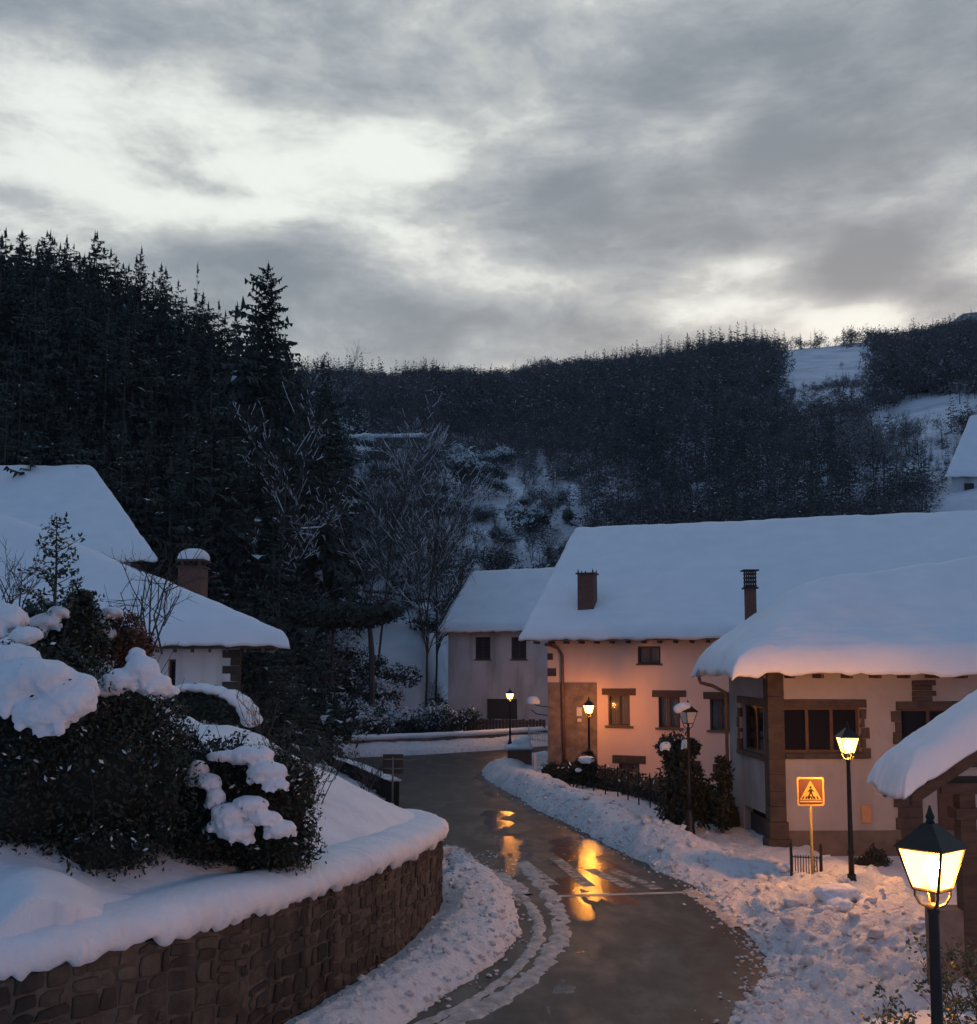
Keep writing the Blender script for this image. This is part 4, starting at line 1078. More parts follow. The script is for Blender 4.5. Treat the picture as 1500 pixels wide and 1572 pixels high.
# ------------------------------------------------------------------ lamps
def lamp(x, y, z0, bulb, label, yaw=0., tilt=0., hb=3.45):
    root = thing('street_lamp', (x, y, z0), label, 'street lamp', 'lantern street lamps along the road')
    c = Vector((x, y, z0))
    MB().lathe(c, [(.17, -.3), (.17, .12), (.15, .16), (.15, .55), (.12, .62), (.095, .7), (.10, .78)], 12).build('base', M['iron'], root, True)
    MB().lathe(c, [(.068, .7), (.066, 1.2), (.085, 1.24), (.085, 1.3), (.060, 1.34), (.052, 2.4), (.045, hb - .22), (.055, hb - .2), (.055, hb - .15), (.03, hb - .12)], 10).build('post', M['iron'], root, True)
    a = Vector((math.cos(yaw), math.sin(yaw), 0)); b = Vector((-math.sin(yaw), math.cos(yaw), 0))
    ax = [a + b, -a + b, -a - b, a - b]
    rb, rt, hp = .118, .205, .36
    mb = MB()
    for d in ax:
        d = d.normalized()
        mb.tube([c + Z * (hb - .17) + d * .03, c + Z * (hb - .13) + d * .11, c + Z * (hb - .06) + d * .15, c + Z * hb + d * rb * 1.25], .013, 5)
    mb.tube([c + Z * (hb - .15), c + Z * hb], .02, 6)
    mb.build('scroll', M['iron'], root)
    # lantern frame
    mb = MB()
    lo = [c + d * rb + Z * hb for d in ax]; hi = [c + d * rt + Z * (hb + hp) for d in ax]
    for i in range(4):
        j = (i + 1) % 4
        mb.tube([lo[i], hi[i]], .014, 4); mb.tube([lo[i], lo[j]], .016, 4); mb.tube([hi[i], hi[j]], .017, 4)
    lan = mb.build('lantern', M['iron'], root)
    for i in range(4):
        j = (i + 1) % 4
        q = [lo[i], lo[j], hi[j], hi[i]]; cc = sum(q, Vector()) / 4
        nn = (q[1] - q[0]).cross(q[3] - q[0]).normalized()
        if nn.dot(cc - c - Z * (hb + .2)) < 0: nn = -nn
        q = [p + (cc - p) * .03 for p in q]
        obj('pane', q + [p - nn * .006 for p in q], [(0, 1, 2, 3), (7, 6, 5, 4), (0, 4, 5, 1), (1, 5, 6, 2), (2, 6, 7, 3), (3, 7, 4, 0)], M['lamp_glass'] if bulb else M['frosted_glass'], lan)
    if bulb: MB().lathe(c + Z * (hb + .10), [(.02, -.08), (.03, -.02), (.055, .03), (.07, .085), (.062, .13), (.04, .165), (.012, .18)], 12).build('bulb', M[bulb], root, True)
    # roof of the lantern
    t0 = hb + hp; e = [c + d * (rt + .03) + Z * t0 for d in ax]; m_ = [c + d * .13 + Z * (t0 + .11) for d in ax]; t_ = [c + d * .045 + Z * (t0 + .21) for d in ax]
    v = e + m_ + t_; f = [(k * 4 + i, k * 4 + (i + 1) % 4, (k + 1) * 4 + (i + 1) % 4, (k + 1) * 4 + i) for k in range(2) for i in range(4)] + [(8, 9, 10, 11), (3, 2, 1, 0)]
    obj('lantern_roof', v, f, M['iron'], root)
    MB().lathe(c + Z * (t0 + .205), [(.05, 0), (.03, .03), (.042, .06), (.025, .1), (.008, .16)], 8).build('finial', M['iron'], root, True)
    return root
# ------------------------------------------------------------------ signs
def crossing_sign():
    p = G(1249, 1378); x, y = p.x, p.y
    root = thing('crossing_sign', (x, y, 0), 'yellow square pedestrian crossing sign on a pole in the snow', 'road sign')
    zc = W(1244, 1215, y).z; s = .66
    a = W(1244, 1215, y); top = Vector((a.x, y, zc))
    MB().tube([(x, y, -.1), (top.x, y + .04, zc + .1)], .038, 8).build('pole', M['sign_yellow'], root, True)
    F = Frame((top.x, y, zc), (1, 0, 0), (0, -1, 0))
    def rounded(w, h, r_, wo):
        pts = []
        for cx, cy, a0 in ((w / 2 - r_, h / 2 - r_, 0), (-w / 2 + r_, h / 2 - r_, 90), (-w / 2 + r_, -h / 2 + r_, 180), (w / 2 - r_, -h / 2 + r_, 270)):
            for k in range(6): t = R(a0 + k * 18); pts.append((cx + r_ * math.cos(t), cy + r_ * math.sin(t)))
        return pts
    def plate(name, pts, w0, w1, m, par):
        n = len(pts); v = [F.p(q[0], q[1], w0) for q in pts] + [F.p(q[0], q[1], w1) for q in pts]
        f = [tuple(range(n, 2 * n)), tuple(reversed(range(n)))] + [(k, (k + 1) % n, n + (k + 1) % n, n + k) for k in range(n)]
        return obj(name, v, f, m, par)
    pl = plate('plate', rounded(s, s * 1.04, .06, 0), -.0, .02, M['sign_face'], root)
    plate('dark_field', rounded(s - .085, s * 1.04 - .085, .04, 0), .02, .024, M['sign_dark'], pl)
    plate('triangle', [(-.265, -.195), (.265, -.195), (.0, .262)], .024, .028, M['sign_face'], pl)
    plate('bottom_bar', [(-.27, -.255), (.27, -.255), (.27, -.222), (-.27, -.222)], .024, .028, M['sign_face'], pl)
    for k in range(6):
        u0 = -.215 + k * .075; plate('crossing_bar', [(u0, -.18), (u0 + .034, -.18), (u0 + .034 + .03 * (1 if k < 3 else -1), -.11), (u0 + .03 * (1 if k < 3 else -1), -.11)], .028, .031, M['sign_black'], pl)
    man = [[(-.028, .115), (.0, .135), (.028, .115), (.028, .085), (.0, .068), (-.028, .085)], [(-.035, .06), (.04, .06), (.035, -.03), (-.03, -.03)],
           [(-.03, -.03), (.008, -.03), (-.055, -.165), (-.095, -.165)], [(.0, -.03), (.035, -.03), (.09, -.165), (.052, -.165)], [(-.035, .055), (-.08, -.01), (-.065, -.02), (-.02, .03)], [(.04, .055), (.085, .0), (.07, -.012), (.02, .03)]]
    v = []; f = []
    for q in man:
        n = len(v); k = len(q); v += [F.p(a_, b_, .031) for a_, b_ in q] + [F.p(a_, b_, .0345) for a_, b_ in q]
        f.append(tuple(range(n + k, n + 2 * k))); f += [(n + i, n + (i + 1) % k, n + k + (i + 1) % k, n + k + i) for i in range(k)]
    obj('walking_figure', v, f, M['sign_black'], pl)
crossing_sign()
def back_sign():
    p = W(603, 1200, 41.5); x, y = p.x, p.y
    root = thing('road_sign', (x, y, 0), 'brown back of a rectangular road sign beyond the wall corner', 'road sign')
    z0, z1 = W(603, 1188, y).z, W(603, 1158, y).z
    MB().tube([(x, y, -.1), (x, y, z1 - .1)], .04, 8).build('pole', M['galvanised'], root, True)
    pl = MB().box((x - .40, y + .05, z0), (.80, 0, 0), (0, .025, 0), (0, 0, z1 - z0)).build('plate', M['cut_stone'], root)
    for zz in (z0 + .18, z1 - .22): MB().box((x - .38, y + .03, zz), (.76, 0, 0), (0, .02, 0), (0, 0, .05)).build('rail', M['galvanised'], pl)
back_sign()

# ------------------------------------------------------------------ vegetation building blocks
def leaves(ells, n, size, seed, shell=.55, flat=.0):
    g = np.random.default_rng(seed); vol = np.array([e[3] * e[4] * e[5] for e in ells]) ** (2 / 3); k = g.choice(len(ells), n, p=vol / vol.sum())
    E = np.array(ells)[k]
    d = g.normal(size=(n, 3)); d /= np.linalg.norm(d, axis=1)[:, None]
    r_ = (shell + (1 - shell) * g.random(n) ** .6) * (1 + .12 * g.normal(size=n))
    c = E[:, :3] + d * E[:, 3:6] * r_[:, None]
    a = g.normal(size=(n, 3)); a /= np.linalg.norm(a, axis=1)[:, None]
    b = np.cross(a, d + .4 * g.normal(size=(n, 3))); b /= np.linalg.norm(b, axis=1)[:, None] + 1e-9
    s = size * (.6 + .8 * g.random(n))[:, None]
    v = np.stack([c - a * s, c + b * s * .42, c + a * s, c - b * s * .42], 1)
    return v.reshape(-1, 3), np.arange(4 * n).reshape(n, 4), d
ICO = None
def ico(sub=2):
    bm = bmesh.new(); bmesh.ops.create_icosphere(bm, subdivisions=sub, radius=1)
    v = np.array([q.co[:] for q in bm.verts]); f = np.array([[q.index for q in p.verts] for p in bm.faces]); bm.free(); return v, f
IV, IF = ico(2)
def blob_mesh(ells, voxel, noise_amp, noise_scale, seed, it=3, fine=0):
    """one smooth lumpy skin round a set of ellipsoids"""
    v = []; f = []; n = 0
    for e in ells: v.append(IV * np.array(e[3:6]) + np.array(e[:3])); f.append(IF + n); n += len(IV)
    me = mesh_data('tmp', np.concatenate(v), np.concatenate(f))
    o = bpy.data.objects.new('tmp', me); COL.objects.link(o)
    md = o.modifiers.new('r', 'REMESH'); md.mode = 'VOXEL'; md.voxel_size = voxel
    sm = o.modifiers.new('s', 'SMOOTH'); sm.iterations = it; sm.factor = .5
    dg = bpy.context.evaluated_depsgraph_get(); dg.update()
    ev = o.evaluated_get(dg); m2 = ev.to_mesh()
    vv = np.empty(len(m2.vertices) * 3, np.float32); m2.vertices.foreach_get('co', vv); vv = vv.reshape(-1, 3).astype(float)
    nn = np.empty(len(m2.vertices) * 3, np.float32); m2.vertices.foreach_get('normal', nn); nn = nn.reshape(-1, 3)
    ff = [tuple(p.vertices) for p in m2.polygons]
    ev.to_mesh_clear(); bpy.data.objects.remove(o); bpy.data.meshes.remove(me)
    d = fbm(vv[:, 0] / noise_scale, vv[:, 1] / noise_scale, vv[:, 2] / noise_scale, oct=3, seed=seed)
    e_ = noise_amp * d
    if fine: e_ = e_ + fine * fbm(vv[:, 0] / .07, vv[:, 1] / .07, vv[:, 2] / .07, oct=2, seed=seed + 1) * (1.6 - .8 * nn[:, 2])
    return vv + nn * e_[:, None], ff
def shrub(name, label, cat, base, ells, nleaf, size, seed, snow=(), leafmat='leaf', core=.72, voxel=.07, amp=.05, stems=3, group=None, twigs=0, snowleaf=.0):
    root = thing(name, base, label, cat, group)
    gs = np.random.default_rng(seed + 9); spr = []
    for _ in range(nleaf // 330):                       # sprigs that break up the outline
        e = ells[gs.integers(len(ells))]; dd = gs.normal(size=3); dd[2] = abs(dd[2]) * .8; dd /= np.linalg.norm(dd); r_ = gs.uniform(.08, .2)
        spr.append((e[0] + dd[0] * e[3] * 1.05, e[1] + dd[1] * e[4] * 1.05, e[2] + dd[2] * e[5] * 1.05, r_, r_, r_ * gs.uniform(.8, 1.8)))
    v, f, d = leaves(ells, nleaf, size, seed, shell=.7)
    if spr:
        v2, f2, d2 = leaves(spr, nleaf // 5, size * .9, seed + 4, shell=.2); f = np.concatenate([f, f2 + len(v)]); v = np.concatenate([v, v2]); d = np.concatenate([d, d2])
    if snow:                                            # a few leaves stand out of the snow
        se = [e for q in snow for e in q]; v2, f2, d2 = leaves(se, 6 * len(se), size * .8, seed + 6, shell=.95); f = np.concatenate([f, f2 + len(v)]); v = np.concatenate([v, v2]); d = np.concatenate([d, d2])
    mi = None
    if snowleaf:
        g = np.random.default_rng(seed + 1); mi = ((d[:, 2] > .1) & (g.random(len(f)) < snowleaf)).astype(int)
    obj('foliage', v, f, [M[leafmat], M['leaf_snow']], root, midx=mi)
    if core:
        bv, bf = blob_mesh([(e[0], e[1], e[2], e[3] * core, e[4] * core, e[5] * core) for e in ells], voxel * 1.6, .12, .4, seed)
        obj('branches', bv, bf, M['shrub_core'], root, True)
    mb = MB(); g = random.Random(seed)
    for k in range(stems):
        e = ells[k % len(ells)]
        mb.tube([Vector(base) + Vector((g.uniform(-.2, .2), g.uniform(-.2, .2), -.15)), Vector(base).lerp(Vector(e[:3]), .5), Vector(e[:3])], [.05, .04, .02], 5)
    mb.build('stem', M['bark'], root)
    if twigs:
        mb = MB()
        for k in range(twigs):
            e = ells[g.randrange(len(ells))]; a = g.uniform(0, 6.28); el = g.uniform(.2, 1.3)
            d_ = Vector((math.cos(a) * math.cos(el), math.sin(a) * math.cos(el), math.sin(el)))
            s = Vector(e[:3]) + Vector((d_.x * e[3], d_.y * e[4], d_.z * e[5])) * .7
            L_ = g.uniform(.4, .95); q = s + d_ * L_ * .5 + Vector((g.uniform(-.1, .1), 0, .1)); mb.tube([s, q, q + d_ * L_ * .5 + Vector((0, 0, .12))], [.010, .007, .003], 3, False)
        mb.build('twigs', M['twig'], root)
    for q in snow:
        gg = np.random.default_rng(seed + len(q)); E2 = []
        for e in q:
            E2.append((e[0], e[1], e[2], e[3] * 1.16, e[4] * 1.12, e[5] * .86))
            for _ in range(15):                          # drooping fringe
                an = gg.uniform(0, 6.283); rr_ = gg.uniform(.75, 1.1); k_ = gg.uniform(.10, .24)
                E2.append((e[0] + math.cos(an) * e[3] * rr_, e[1] + math.sin(an) * e[4] * rr_, e[2] - e[5] * gg.uniform(.1, .75), max(.03, e[3] * k_), max(.03, e[4] * k_), max(.03, e[5] * k_ * 1.6)))
        bv, bf = blob_mesh(E2, voxel * .5, amp * .9, .30, seed + 3, it=9, fine=.012)
        tag(obj('snow', bv, bf, M['snow'], root, True), kind='stuff')
    return root
def ell(px, py, Y, wpx, hpx, dm=None):
    """ellipsoid from its centre and half sizes as seen, at distance Y"""
    c = W(px, py, Y); k = Y / FPX
    return (c.x, c.y, c.z, wpx * k, dm if dm else wpx * k * .8, hpx * k)

p = W(1433, 1400, 9.45); lamp(p.x, p.y, W(1433, 1364, 9.45).z - 3.45, 'bulb_near', 'nearest lit lantern lamp, large and glowing at the lower right', R(38))
p = G(1309, 1395); lamp(p.x, p.y, 0, 'bulb_crossing', 'lit lantern lamp standing in snow beside the crossing sign', R(0), hb=3.55)
p = G(905, 1217); lamp(p.x, p.y, 0, 'bulb_house', 'lit lantern lamp in front of the salmon house', R(8))
p = W(783, 1110, 70); lamp(p.x, p.y, W(783, 1073, 70).z - 3.45, 'bulb_far', 'farthest lit lantern lamp in front of the grey white house', R(20))
p = W(1058, 1200, 33.0)
ul = lamp(p.x, p.y, W(1058, 1110, 33).z - 3.45, None, 'unlit lantern lamp with a cap of snow among the bushes', R(25))
_b, _f = blob_mesh([(p.x - .16, p.y, W(1058, 1110, 33).z + .50, .24, .22, .16), (p.x - .32, p.y, W(1058, 1110, 33).z + .44, .17, .17, .16), (p.x - .05, p.y, W(1058, 1110, 33).z + .56, .16, .16, .10)], .04, .04, .2, 9)
tag(obj('snow', _b, _f, M['snow'], ul, True), kind='stuff')

# big evergreen shrubs of the garden -------------------------------------------------
def on_garden(px, Y): 
    x = W(px, 1200, Y).x; return (x, Y, gz(x, Y) - .05)
shrub('evergreen_shrub', 'huge dark evergreen shrub draped in snow at the left edge above the wall', 'shrub', on_garden(60, 15.3),
      [ell(20, 1210, 15.4, 115, 130), ell(130, 1190, 15.8, 130, 125), ell(215, 1215, 16.2, 85, 120), ell(60, 1090, 15.6, 130, 110), ell(190, 1110, 16.4, 85, 70), ell(-60, 1120, 15.5, 90, 150), ell(150, 1300, 15.6, 90, 50), ell(-10, 1290, 15.2, 50, 40)],
      26000, .045, 301,
      snow=[[ell(20, 1010, 14.75, 40, 26), ell(60, 1040, 14.6, 52, 34), ell(100, 1075, 14.55, 44, 34), ell(70, 1090, 14.5, 42, 36), ell(30, 1060, 14.6, 46, 40), ell(5, 1035, 14.7, 42, 34), ell(115, 1050, 14.7, 30, 24), ell(135, 1062, 14.75, 16, 14), ell(75, 1118, 14.45, 22, 16), ell(-30, 1010, 14.8, 50, 30)],
            [ell(8, 950, 15.3, 34, 26), ell(40, 975, 15.1, 22, 17), ell(-20, 965, 15.2, 34, 24)],
            [ell(185, 1045, 15.6, 30, 22), ell(218, 1030, 15.6, 24, 26), ell(235, 1050, 15.65, 24, 20), ell(165, 1058, 15.6, 24, 14), ell(210, 1008, 15.7, 12, 18), ell(262, 1060, 15.8, 14, 10), ell(145, 1052, 15.6, 18, 12)]], stems=4, voxel=.05, amp=.07, twigs=45, snowleaf=.045)
shrub('evergreen_shrub', 'dark evergreen shrub with broken pillows of snow in the middle of the garden', 'shrub', on_garden(375, 17.2),
      [ell(330, 1230, 17.4, 85, 90), ell(420, 1245, 17.3, 68, 85), ell(370, 1190, 17.6, 75, 42), ell(275, 1190, 17.8, 40, 75), ell(445, 1205, 17.5, 40, 36), ell(300, 1295, 17.2, 75, 45), ell(420, 1300, 17.2, 70, 40), ell(240, 1250, 17.6, 45, 80)],
      22000, .045, 331,
      snow=[[ell(345, 1160, 16.75, 26, 12), ell(385, 1160, 16.8, 34, 16), ell(410, 1185, 16.65, 28, 20), ell(425, 1205, 16.55, 20, 13)],
            [ell(305, 1180, 16.8, 13, 17), ell(320, 1200, 16.65, 18, 16), ell(330, 1225, 16.55, 14, 18), ell(295, 1200, 16.75, 11, 11)],
            [ell(350, 1250, 16.4, 25, 20), ell(385, 1235, 16.4, 25, 15), ell(362, 1275, 16.35, 26, 15), ell(405, 1255, 16.4, 24, 13), ell(430, 1272, 16.45, 22, 15), ell(330, 1268, 16.4, 11, 10), ell(380, 1288, 16.35, 10, 7)]], stems=4, voxel=.045, amp=.06, twigs=55, snowleaf=.045)
shrub('red_brown_shrub', 'reddish brown leaved shrub above the big evergreen, in front of the hipped roof', 'shrub', on_garden(195, 17.5),
      [ell(195, 975, 18, 26, 36), ell(215, 990, 17.9, 24, 24), ell(180, 1000, 18, 28, 26), ell(205, 1030, 18, 26, 40), ell(195, 1090, 18, 24, 60)], 3600, .045, 351, leafmat='brown_leaf', core=.6, snow=[[ell(165, 972, 17.7, 11, 12), ell(150, 955, 17.7, 18, 20), ell(172, 940, 17.7, 16, 10)]], voxel=.045, amp=.05, twigs=14)
shrub('dark_shrub', 'dark shrub with snow cushions under the young holly', 'shrub', on_garden(100, 17.2),
      [ell(110, 985, 17.4, 60, 55), ell(60, 960, 17.5, 40, 40), ell(125, 930, 17.6, 28, 24), ell(90, 1050, 17.3, 60, 70), ell(70, 1130, 17.3, 50, 70)], 8000, .045, 361,
      snow=[[ell(70, 955, 16.9, 22, 18), ell(90, 940, 16.95, 16, 11), ell(60, 972, 16.85, 14, 12)]], voxel=.045, amp=.05)
def holly():
    Y = 17.0; b = W(82, 960, Y); root = thing('young_holly', (b.x, b.y, gz(b.x, b.y)), 'slender young holly tree with spiky dark leaves against the white roof', 'tree')
    top = W(87, 795, Y); g = random.Random(5)
    MB().tube([(b.x, b.y, gz(b.x, b.y) - .1), b, b.lerp(top, .5) + Vector((.02, 0, 0)), top], [.05, .035, .02, .006], 5).build('trunk', M['bark'], root)
    v = []; f = []; mb = MB()
    def leaf(c, s):
        a = Vector((g.gauss(0, 1), g.gauss(0, 1), g.gauss(0, .7))).normalized(); q = a.orthogonal().normalized(); q = (q + .6 * a.cross(q) * g.uniform(-1, 1)).normalized()
        n = len(v); v.extend([c - a * s, c - a * s * .3 + q * s * .45, c + a * s * .2 + q * s * .28, c + a * s, c + a * s * .2 - q * s * .28, c - a * s * .3 - q * s * .45]); f.append(tuple(range(n, n + 6)))
    for k in range(44):
        t = k / 43; c = b.lerp(top, t); L_ = .78 * (1 - t) ** .8 * g.uniform(.5, 1.1) + .06; an = k * 2.4 + g.uniform(-.4, .4)
        e = c + Vector((math.cos(an) * L_, math.sin(an) * L_ * .7, L_ * g.uniform(.1, .7)))
        mb.tube([c, c.lerp(e, .5) - Z * .02, e], [.010, .007, .004], 3, False)
        for j in range(int(4 + L_ * 22)):
            s_ = g.uniform(.35, 1.05); q = c.lerp(e, s_) + Vector((g.gauss(0, .04), g.gauss(0, .04), g.gauss(0, .04))); leaf(q, g.uniform(.035, .062))
    for j in range(40): leaf(b.lerp(top, g.uniform(.3, 1.0)) + Vector((g.gauss(0, .05), g.gauss(0, .05), 0)), .045)
    mb.build('branches', M['twig'], root); obj('crown', v, f, M['holly_leaf'], root)
holly()
def hedge_dome():
    Y = 30.5; c = W(322, 1082, Y); k = Y / FPX
    root = thing('clipped_hedge', (c.x, c.y, gz(c.x, c.y)), 'rounded clipped green hedge with a roll of snow on top by the white house wall', 'hedge')
    E = [ell(300, 1082, Y, 50, 28, .8), ell(340, 1085, Y, 45, 26, .8), ell(355, 1098, Y, 30, 18, .7), ell(275, 1092, Y, 30, 20, .7)]
    v, f, d = leaves(E, 4200, .07, 371, shell=.8); obj('foliage', v, f, M['leaf'], root)
    bv, bf = blob_mesh([(e[0], e[1], e[2], e[3] * .9, e[4] * .9, e[5] * .9) for e in E], .1, .05, .4, 4); obj('branches', bv, bf, M['shrub_core'], root, True)
    pts = [(288, 1056), (310, 1056), (332, 1060), (352, 1066), (368, 1076), (380, 1090), (386, 1106)]
    S = [ell(a, b, Y - .1, 17, 6.5 + i * .7, .75) for i, (a, b) in enumerate(pts)]
    bv, bf = blob_mesh(S, .07, .04, .4, 6); tag(obj('snow', bv, bf, M['snow'], root, True), kind='stuff')
hedge_dome()
def bare_shrub(px, py, Y, n, L_, label, seed, spread=1.0, name='bare_shrub', leafy=0, z=None, m='twig'):
    b = W(px, py, Y); zz = b.z if z is None else z
    root = thing(name, (b.x, b.y, zz), label, 'shrub'); g = random.Random(seed); mb = MB(); lv = []; lf = []
    def grow(p, d, l, r_, dep):
        q = p + d * l * .5 + Vector((g.gauss(0, .06), g.gauss(0, .06), 0)) * l; e = q + (d + Vector((g.gauss(0, .2), g.gauss(0, .2), g.gauss(0, .1)))).normalized() * l * .5
        mb.tube([p, q, e], [r_, r_ * .75, r_ * .5], 3, False)
        if leafy:
            for _ in range(leafy):
                c = p.lerp(e, g.uniform(.3, 1.1)) + Vector((g.gauss(0, .04), g.gauss(0, .04), g.gauss(0, .04))); a = Vector((g.gauss(0, 1), g.gauss(0, 1), g.gauss(0, 1))).normalized(); o_ = a.orthogonal().normalized(); s = g.uniform(.02, .04)
                k = len(lv); lv.extend([c - a * s, c + o_ * s * .5, c + a * s, c - o_ * s * .5]); lf.append((k, k + 1, k + 2, k + 3))
        if dep:
            for _ in range(g.choice((2, 3))):
                t = g.uniform(.35, 1); s = p.lerp(e, t); dd = (d + Vector((g.gauss(0, .6), g.gauss(0, .6), g.gauss(.1, .4)))).normalized(); grow(s, dd, l * g.uniform(.45, .75), r_ * .6, dep - 1)
    for k in range(n):
        a = g.uniform(0, 6.28); d = Vector((math.cos(a) * spread * g.uniform(.1, .7), math.sin(a) * spread * g.uniform(.1, .7), 1)).normalized()
        grow(Vector((b.x, b.y, zz - .05)) + Vector((g.gauss(0, .12), g.gauss(0, .12), 0)), d, L_ * g.uniform(.5, .9), .012 * max(1, L_), 3)
    mb.build('twigs', M[m], root)
    if leafy: obj('foliage', lv, lf, M['holly_leaf'], root)
    return root
bare_shrub(470, 1230, 21.5, 16, 1.15, 'tangle of bare twigs beside the snow patched evergreen shrub', 401, leafy=2)
bare_shrub(405, 1145, 27.5, 7, 1.2, 'few bare stems sticking out of the snowy garden slope', 402)
bare_shrub(230, 1000, 19.0, 6, 1.9, 'thin bare saplings in front of the hipped snowy roof', 403, spread=.7)
bare_shrub(10, 960, 16.2, 6, 1.3, 'thin bare twigs rising at the far left edge of the garden', 404, spread=.7)
bare_shrub(560, 1215, 41, 14, 1.3, 'bare brown roadside shrub by the dark low wall', 405)
bare_shrub(588, 1222, 43, 12, 1.2, 'bare roadside shrub just behind the brown sign', 406)

# ------------------------------------------------------------------ far end of the road
def stone_run(name, label, pts, h, th_, m, cat='wall', snow=.22, seed=0):
    P = catmull(pts, 10); d = np.gradient(P, axis=0); d /= np.linalg.norm(d, axis=1)[:, None]; n = np.stack([d[:, 1], -d[:, 0]], 1)
    root = thing(name, (P[len(P) // 2][0], P[len(P) // 2][1], 0), label, cat)
    def sect(prof, nm, mt, sm, wob=0):
        v = []
        for k, (o_, z_) in enumerate(prof):
            w = wob * fbm(P[:, 0] * 1.4, P[:, 1] * 1.4 + k, seed=seed + k) if wob else 0
            v.append(np.stack([P[:, 0] + n[:, 0] * o_, P[:, 1] + n[:, 1] * o_, z_ + w + 0 * P[:, 0]], -1))
        v = np.stack(v, 1); k = v.shape[1]; f = [tuple(q) for q in grid_faces(v.shape[0], k)[:, ::-1].tolist()]
        f += [tuple(range(k)), tuple((len(P) - 1) * k + q for q in reversed(range(k)))]
        return obj(nm, v.reshape(-1, 3), f, mt, root, sm)
    sect([(th_ / 2, -.2), (th_ / 2, h), (-th_ / 2, h), (-th_ / 2, -.2)], 'masonry', M[m], False)
    w = th_ / 2
    tag(sect([(w, h - .02), (w + .1, h + .04), (w + .1, h + snow * .6), (w * .6, h + snow), (-w * .6, h + snow), (-w - .1, h + snow * .6), (-w - .1, h + .04), (-w, h - .02)], 'snow_cap', M['snow'], True, .05), kind='stuff')
    return root
off = [(p[0] - .35, p[1] + 1.15) for p in FARLINE[1:]]
stone_run('parapet', 'low parapet under a roll of snow along the far edge of the road', off, .98, .4, 'rubble', seed=5, snow=.30)
stone_run('low_wall', 'dark low wall running away beside the brown sign', [(-3.7, 41.8), (-4.9, 45.2), (-6.0, 48.4), (-7.2, 51.2)], 1.0, .35, 'shrub_core', seed=9, snow=.06)
def dark_fence():
    F = GF; a = F.uv(690, 1115)[0] - .3; b = F.uv(842, 1115)[0] + .5
    root = thing('board_fence', F.p(a, 0, 2.5), 'dark board fence along the foot of the grey white house', 'fence'); z1 = F.uv(760, 1101)[1]
    n = 34; w = (b - a) / n
    for i in range(n): fbox(MB(), F, a + i * w + .015, a + (i + 1) * w - .015, -.2, z1 + rnd.uniform(-.05, .05), 2.5, 2.53).build('board', M['shutter'], root)
    for z in (.4, z1 - .3): fbox(MB(), F, a, b, z, z + .1, 2.44, 2.497).build('rail', M['timber'], root)
dark_fence()
def gate_pillar():
    p = G(798, 1182); x, y = p.x, p.y + .3
    root = thing('gate_pillar', (x, y, 0), 'short brick gate pillar heaped with snow at the road bend', 'pillar')
    MB().cbox((x, y, .45), 1.15, .8, 1.1, .2).build('shaft', M['brick'], root); MB().cbox((x, y, 1.03), 1.3, .95, .08, .2).build('coping', M['plinth'], root)
    bv, bf = blob_mesh([(x - .35, y, 1.15, .5, .45, .22), (x + .25, y, 1.2, .55, .45, .26), (x + .1, y, 1.48, .5, .4, .22), (x + .32, y + .1, 1.62, .36, .3, .16)], .07, .06, .4, 3); tag(obj('snow', bv, bf, M['snow'], root, True), kind='stuff')
gate_pillar()
def railing(name, label, A, B, z0, h, nbar, m, posts=True, rb=.012):
    A, B = Vector(A), Vector(B); root = thing(name, (A.x, A.y, z0), label, 'fence')
    for z in (.12, h - .05): MB().tube([A + Z * (z0 + z - A.z), B + Z * (z0 + z - B.z)], rb * 1.2, 5).build('rail', m, root)
    for i in range(nbar):
        c = A.lerp(B, (i + .5) / nbar); MB().tube([(c.x, c.y, z0), (c.x, c.y, z0 + h)], rb, 5).build('bar', m, root)
    if posts:
        for c in (A, B): MB().tube([(c.x, c.y, z0 - .1), (c.x, c.y, z0 + h + .25), (c.x, c.y, z0 + h + .3)], [.035, .035, .02], 8).build('post', m, root)
    return root
a, b = W(1216, 1372, 26.2), W(1262, 1372, 26.0)
rl = railing('iron_railing', 'short black iron railing behind the crossing sign pole', (a.x, a.y, 0), (b.x, b.y, 0), .15, .78, 11, M['iron'])
mbp = MB(); c = Vector((b.x, b.y, 0)).lerp(Vector((a.x, a.y, 0)), .26)
for s in (-1, 1):
    for zc in (.35, .6): mbp.tube([c + Vector((0, 0, .15 + zc - .12)), c + Vector((.06 * s, -.02, .15 + zc - .06)), c + Vector((.06 * s, -.02, .15 + zc + .05)), c + Vector((0, 0, .15 + zc + .1))], .009, 4)
mbp.build('ornament', M['iron'], rl)
a, b = W(812, 1130, 58), W(846, 1130, 56.5)
railing('iron_railing', 'short pale snow dusted railing at the corner of the salmon house', (a.x, a.y, 0), (b.x, b.y, 0), W(830, 1139, 57.5).z, .55, 9, M['plate_white'], rb=.02)
a = W(822, 1170, 50.5); MB().cbox((a.x, a.y, .62), .16, .16, 1.35).build('white_post', M['plate_white'], None, loc=None)
tag(bpy.data.objects['white_post'], 'slim white gate post beside the brick pillar', 'post')
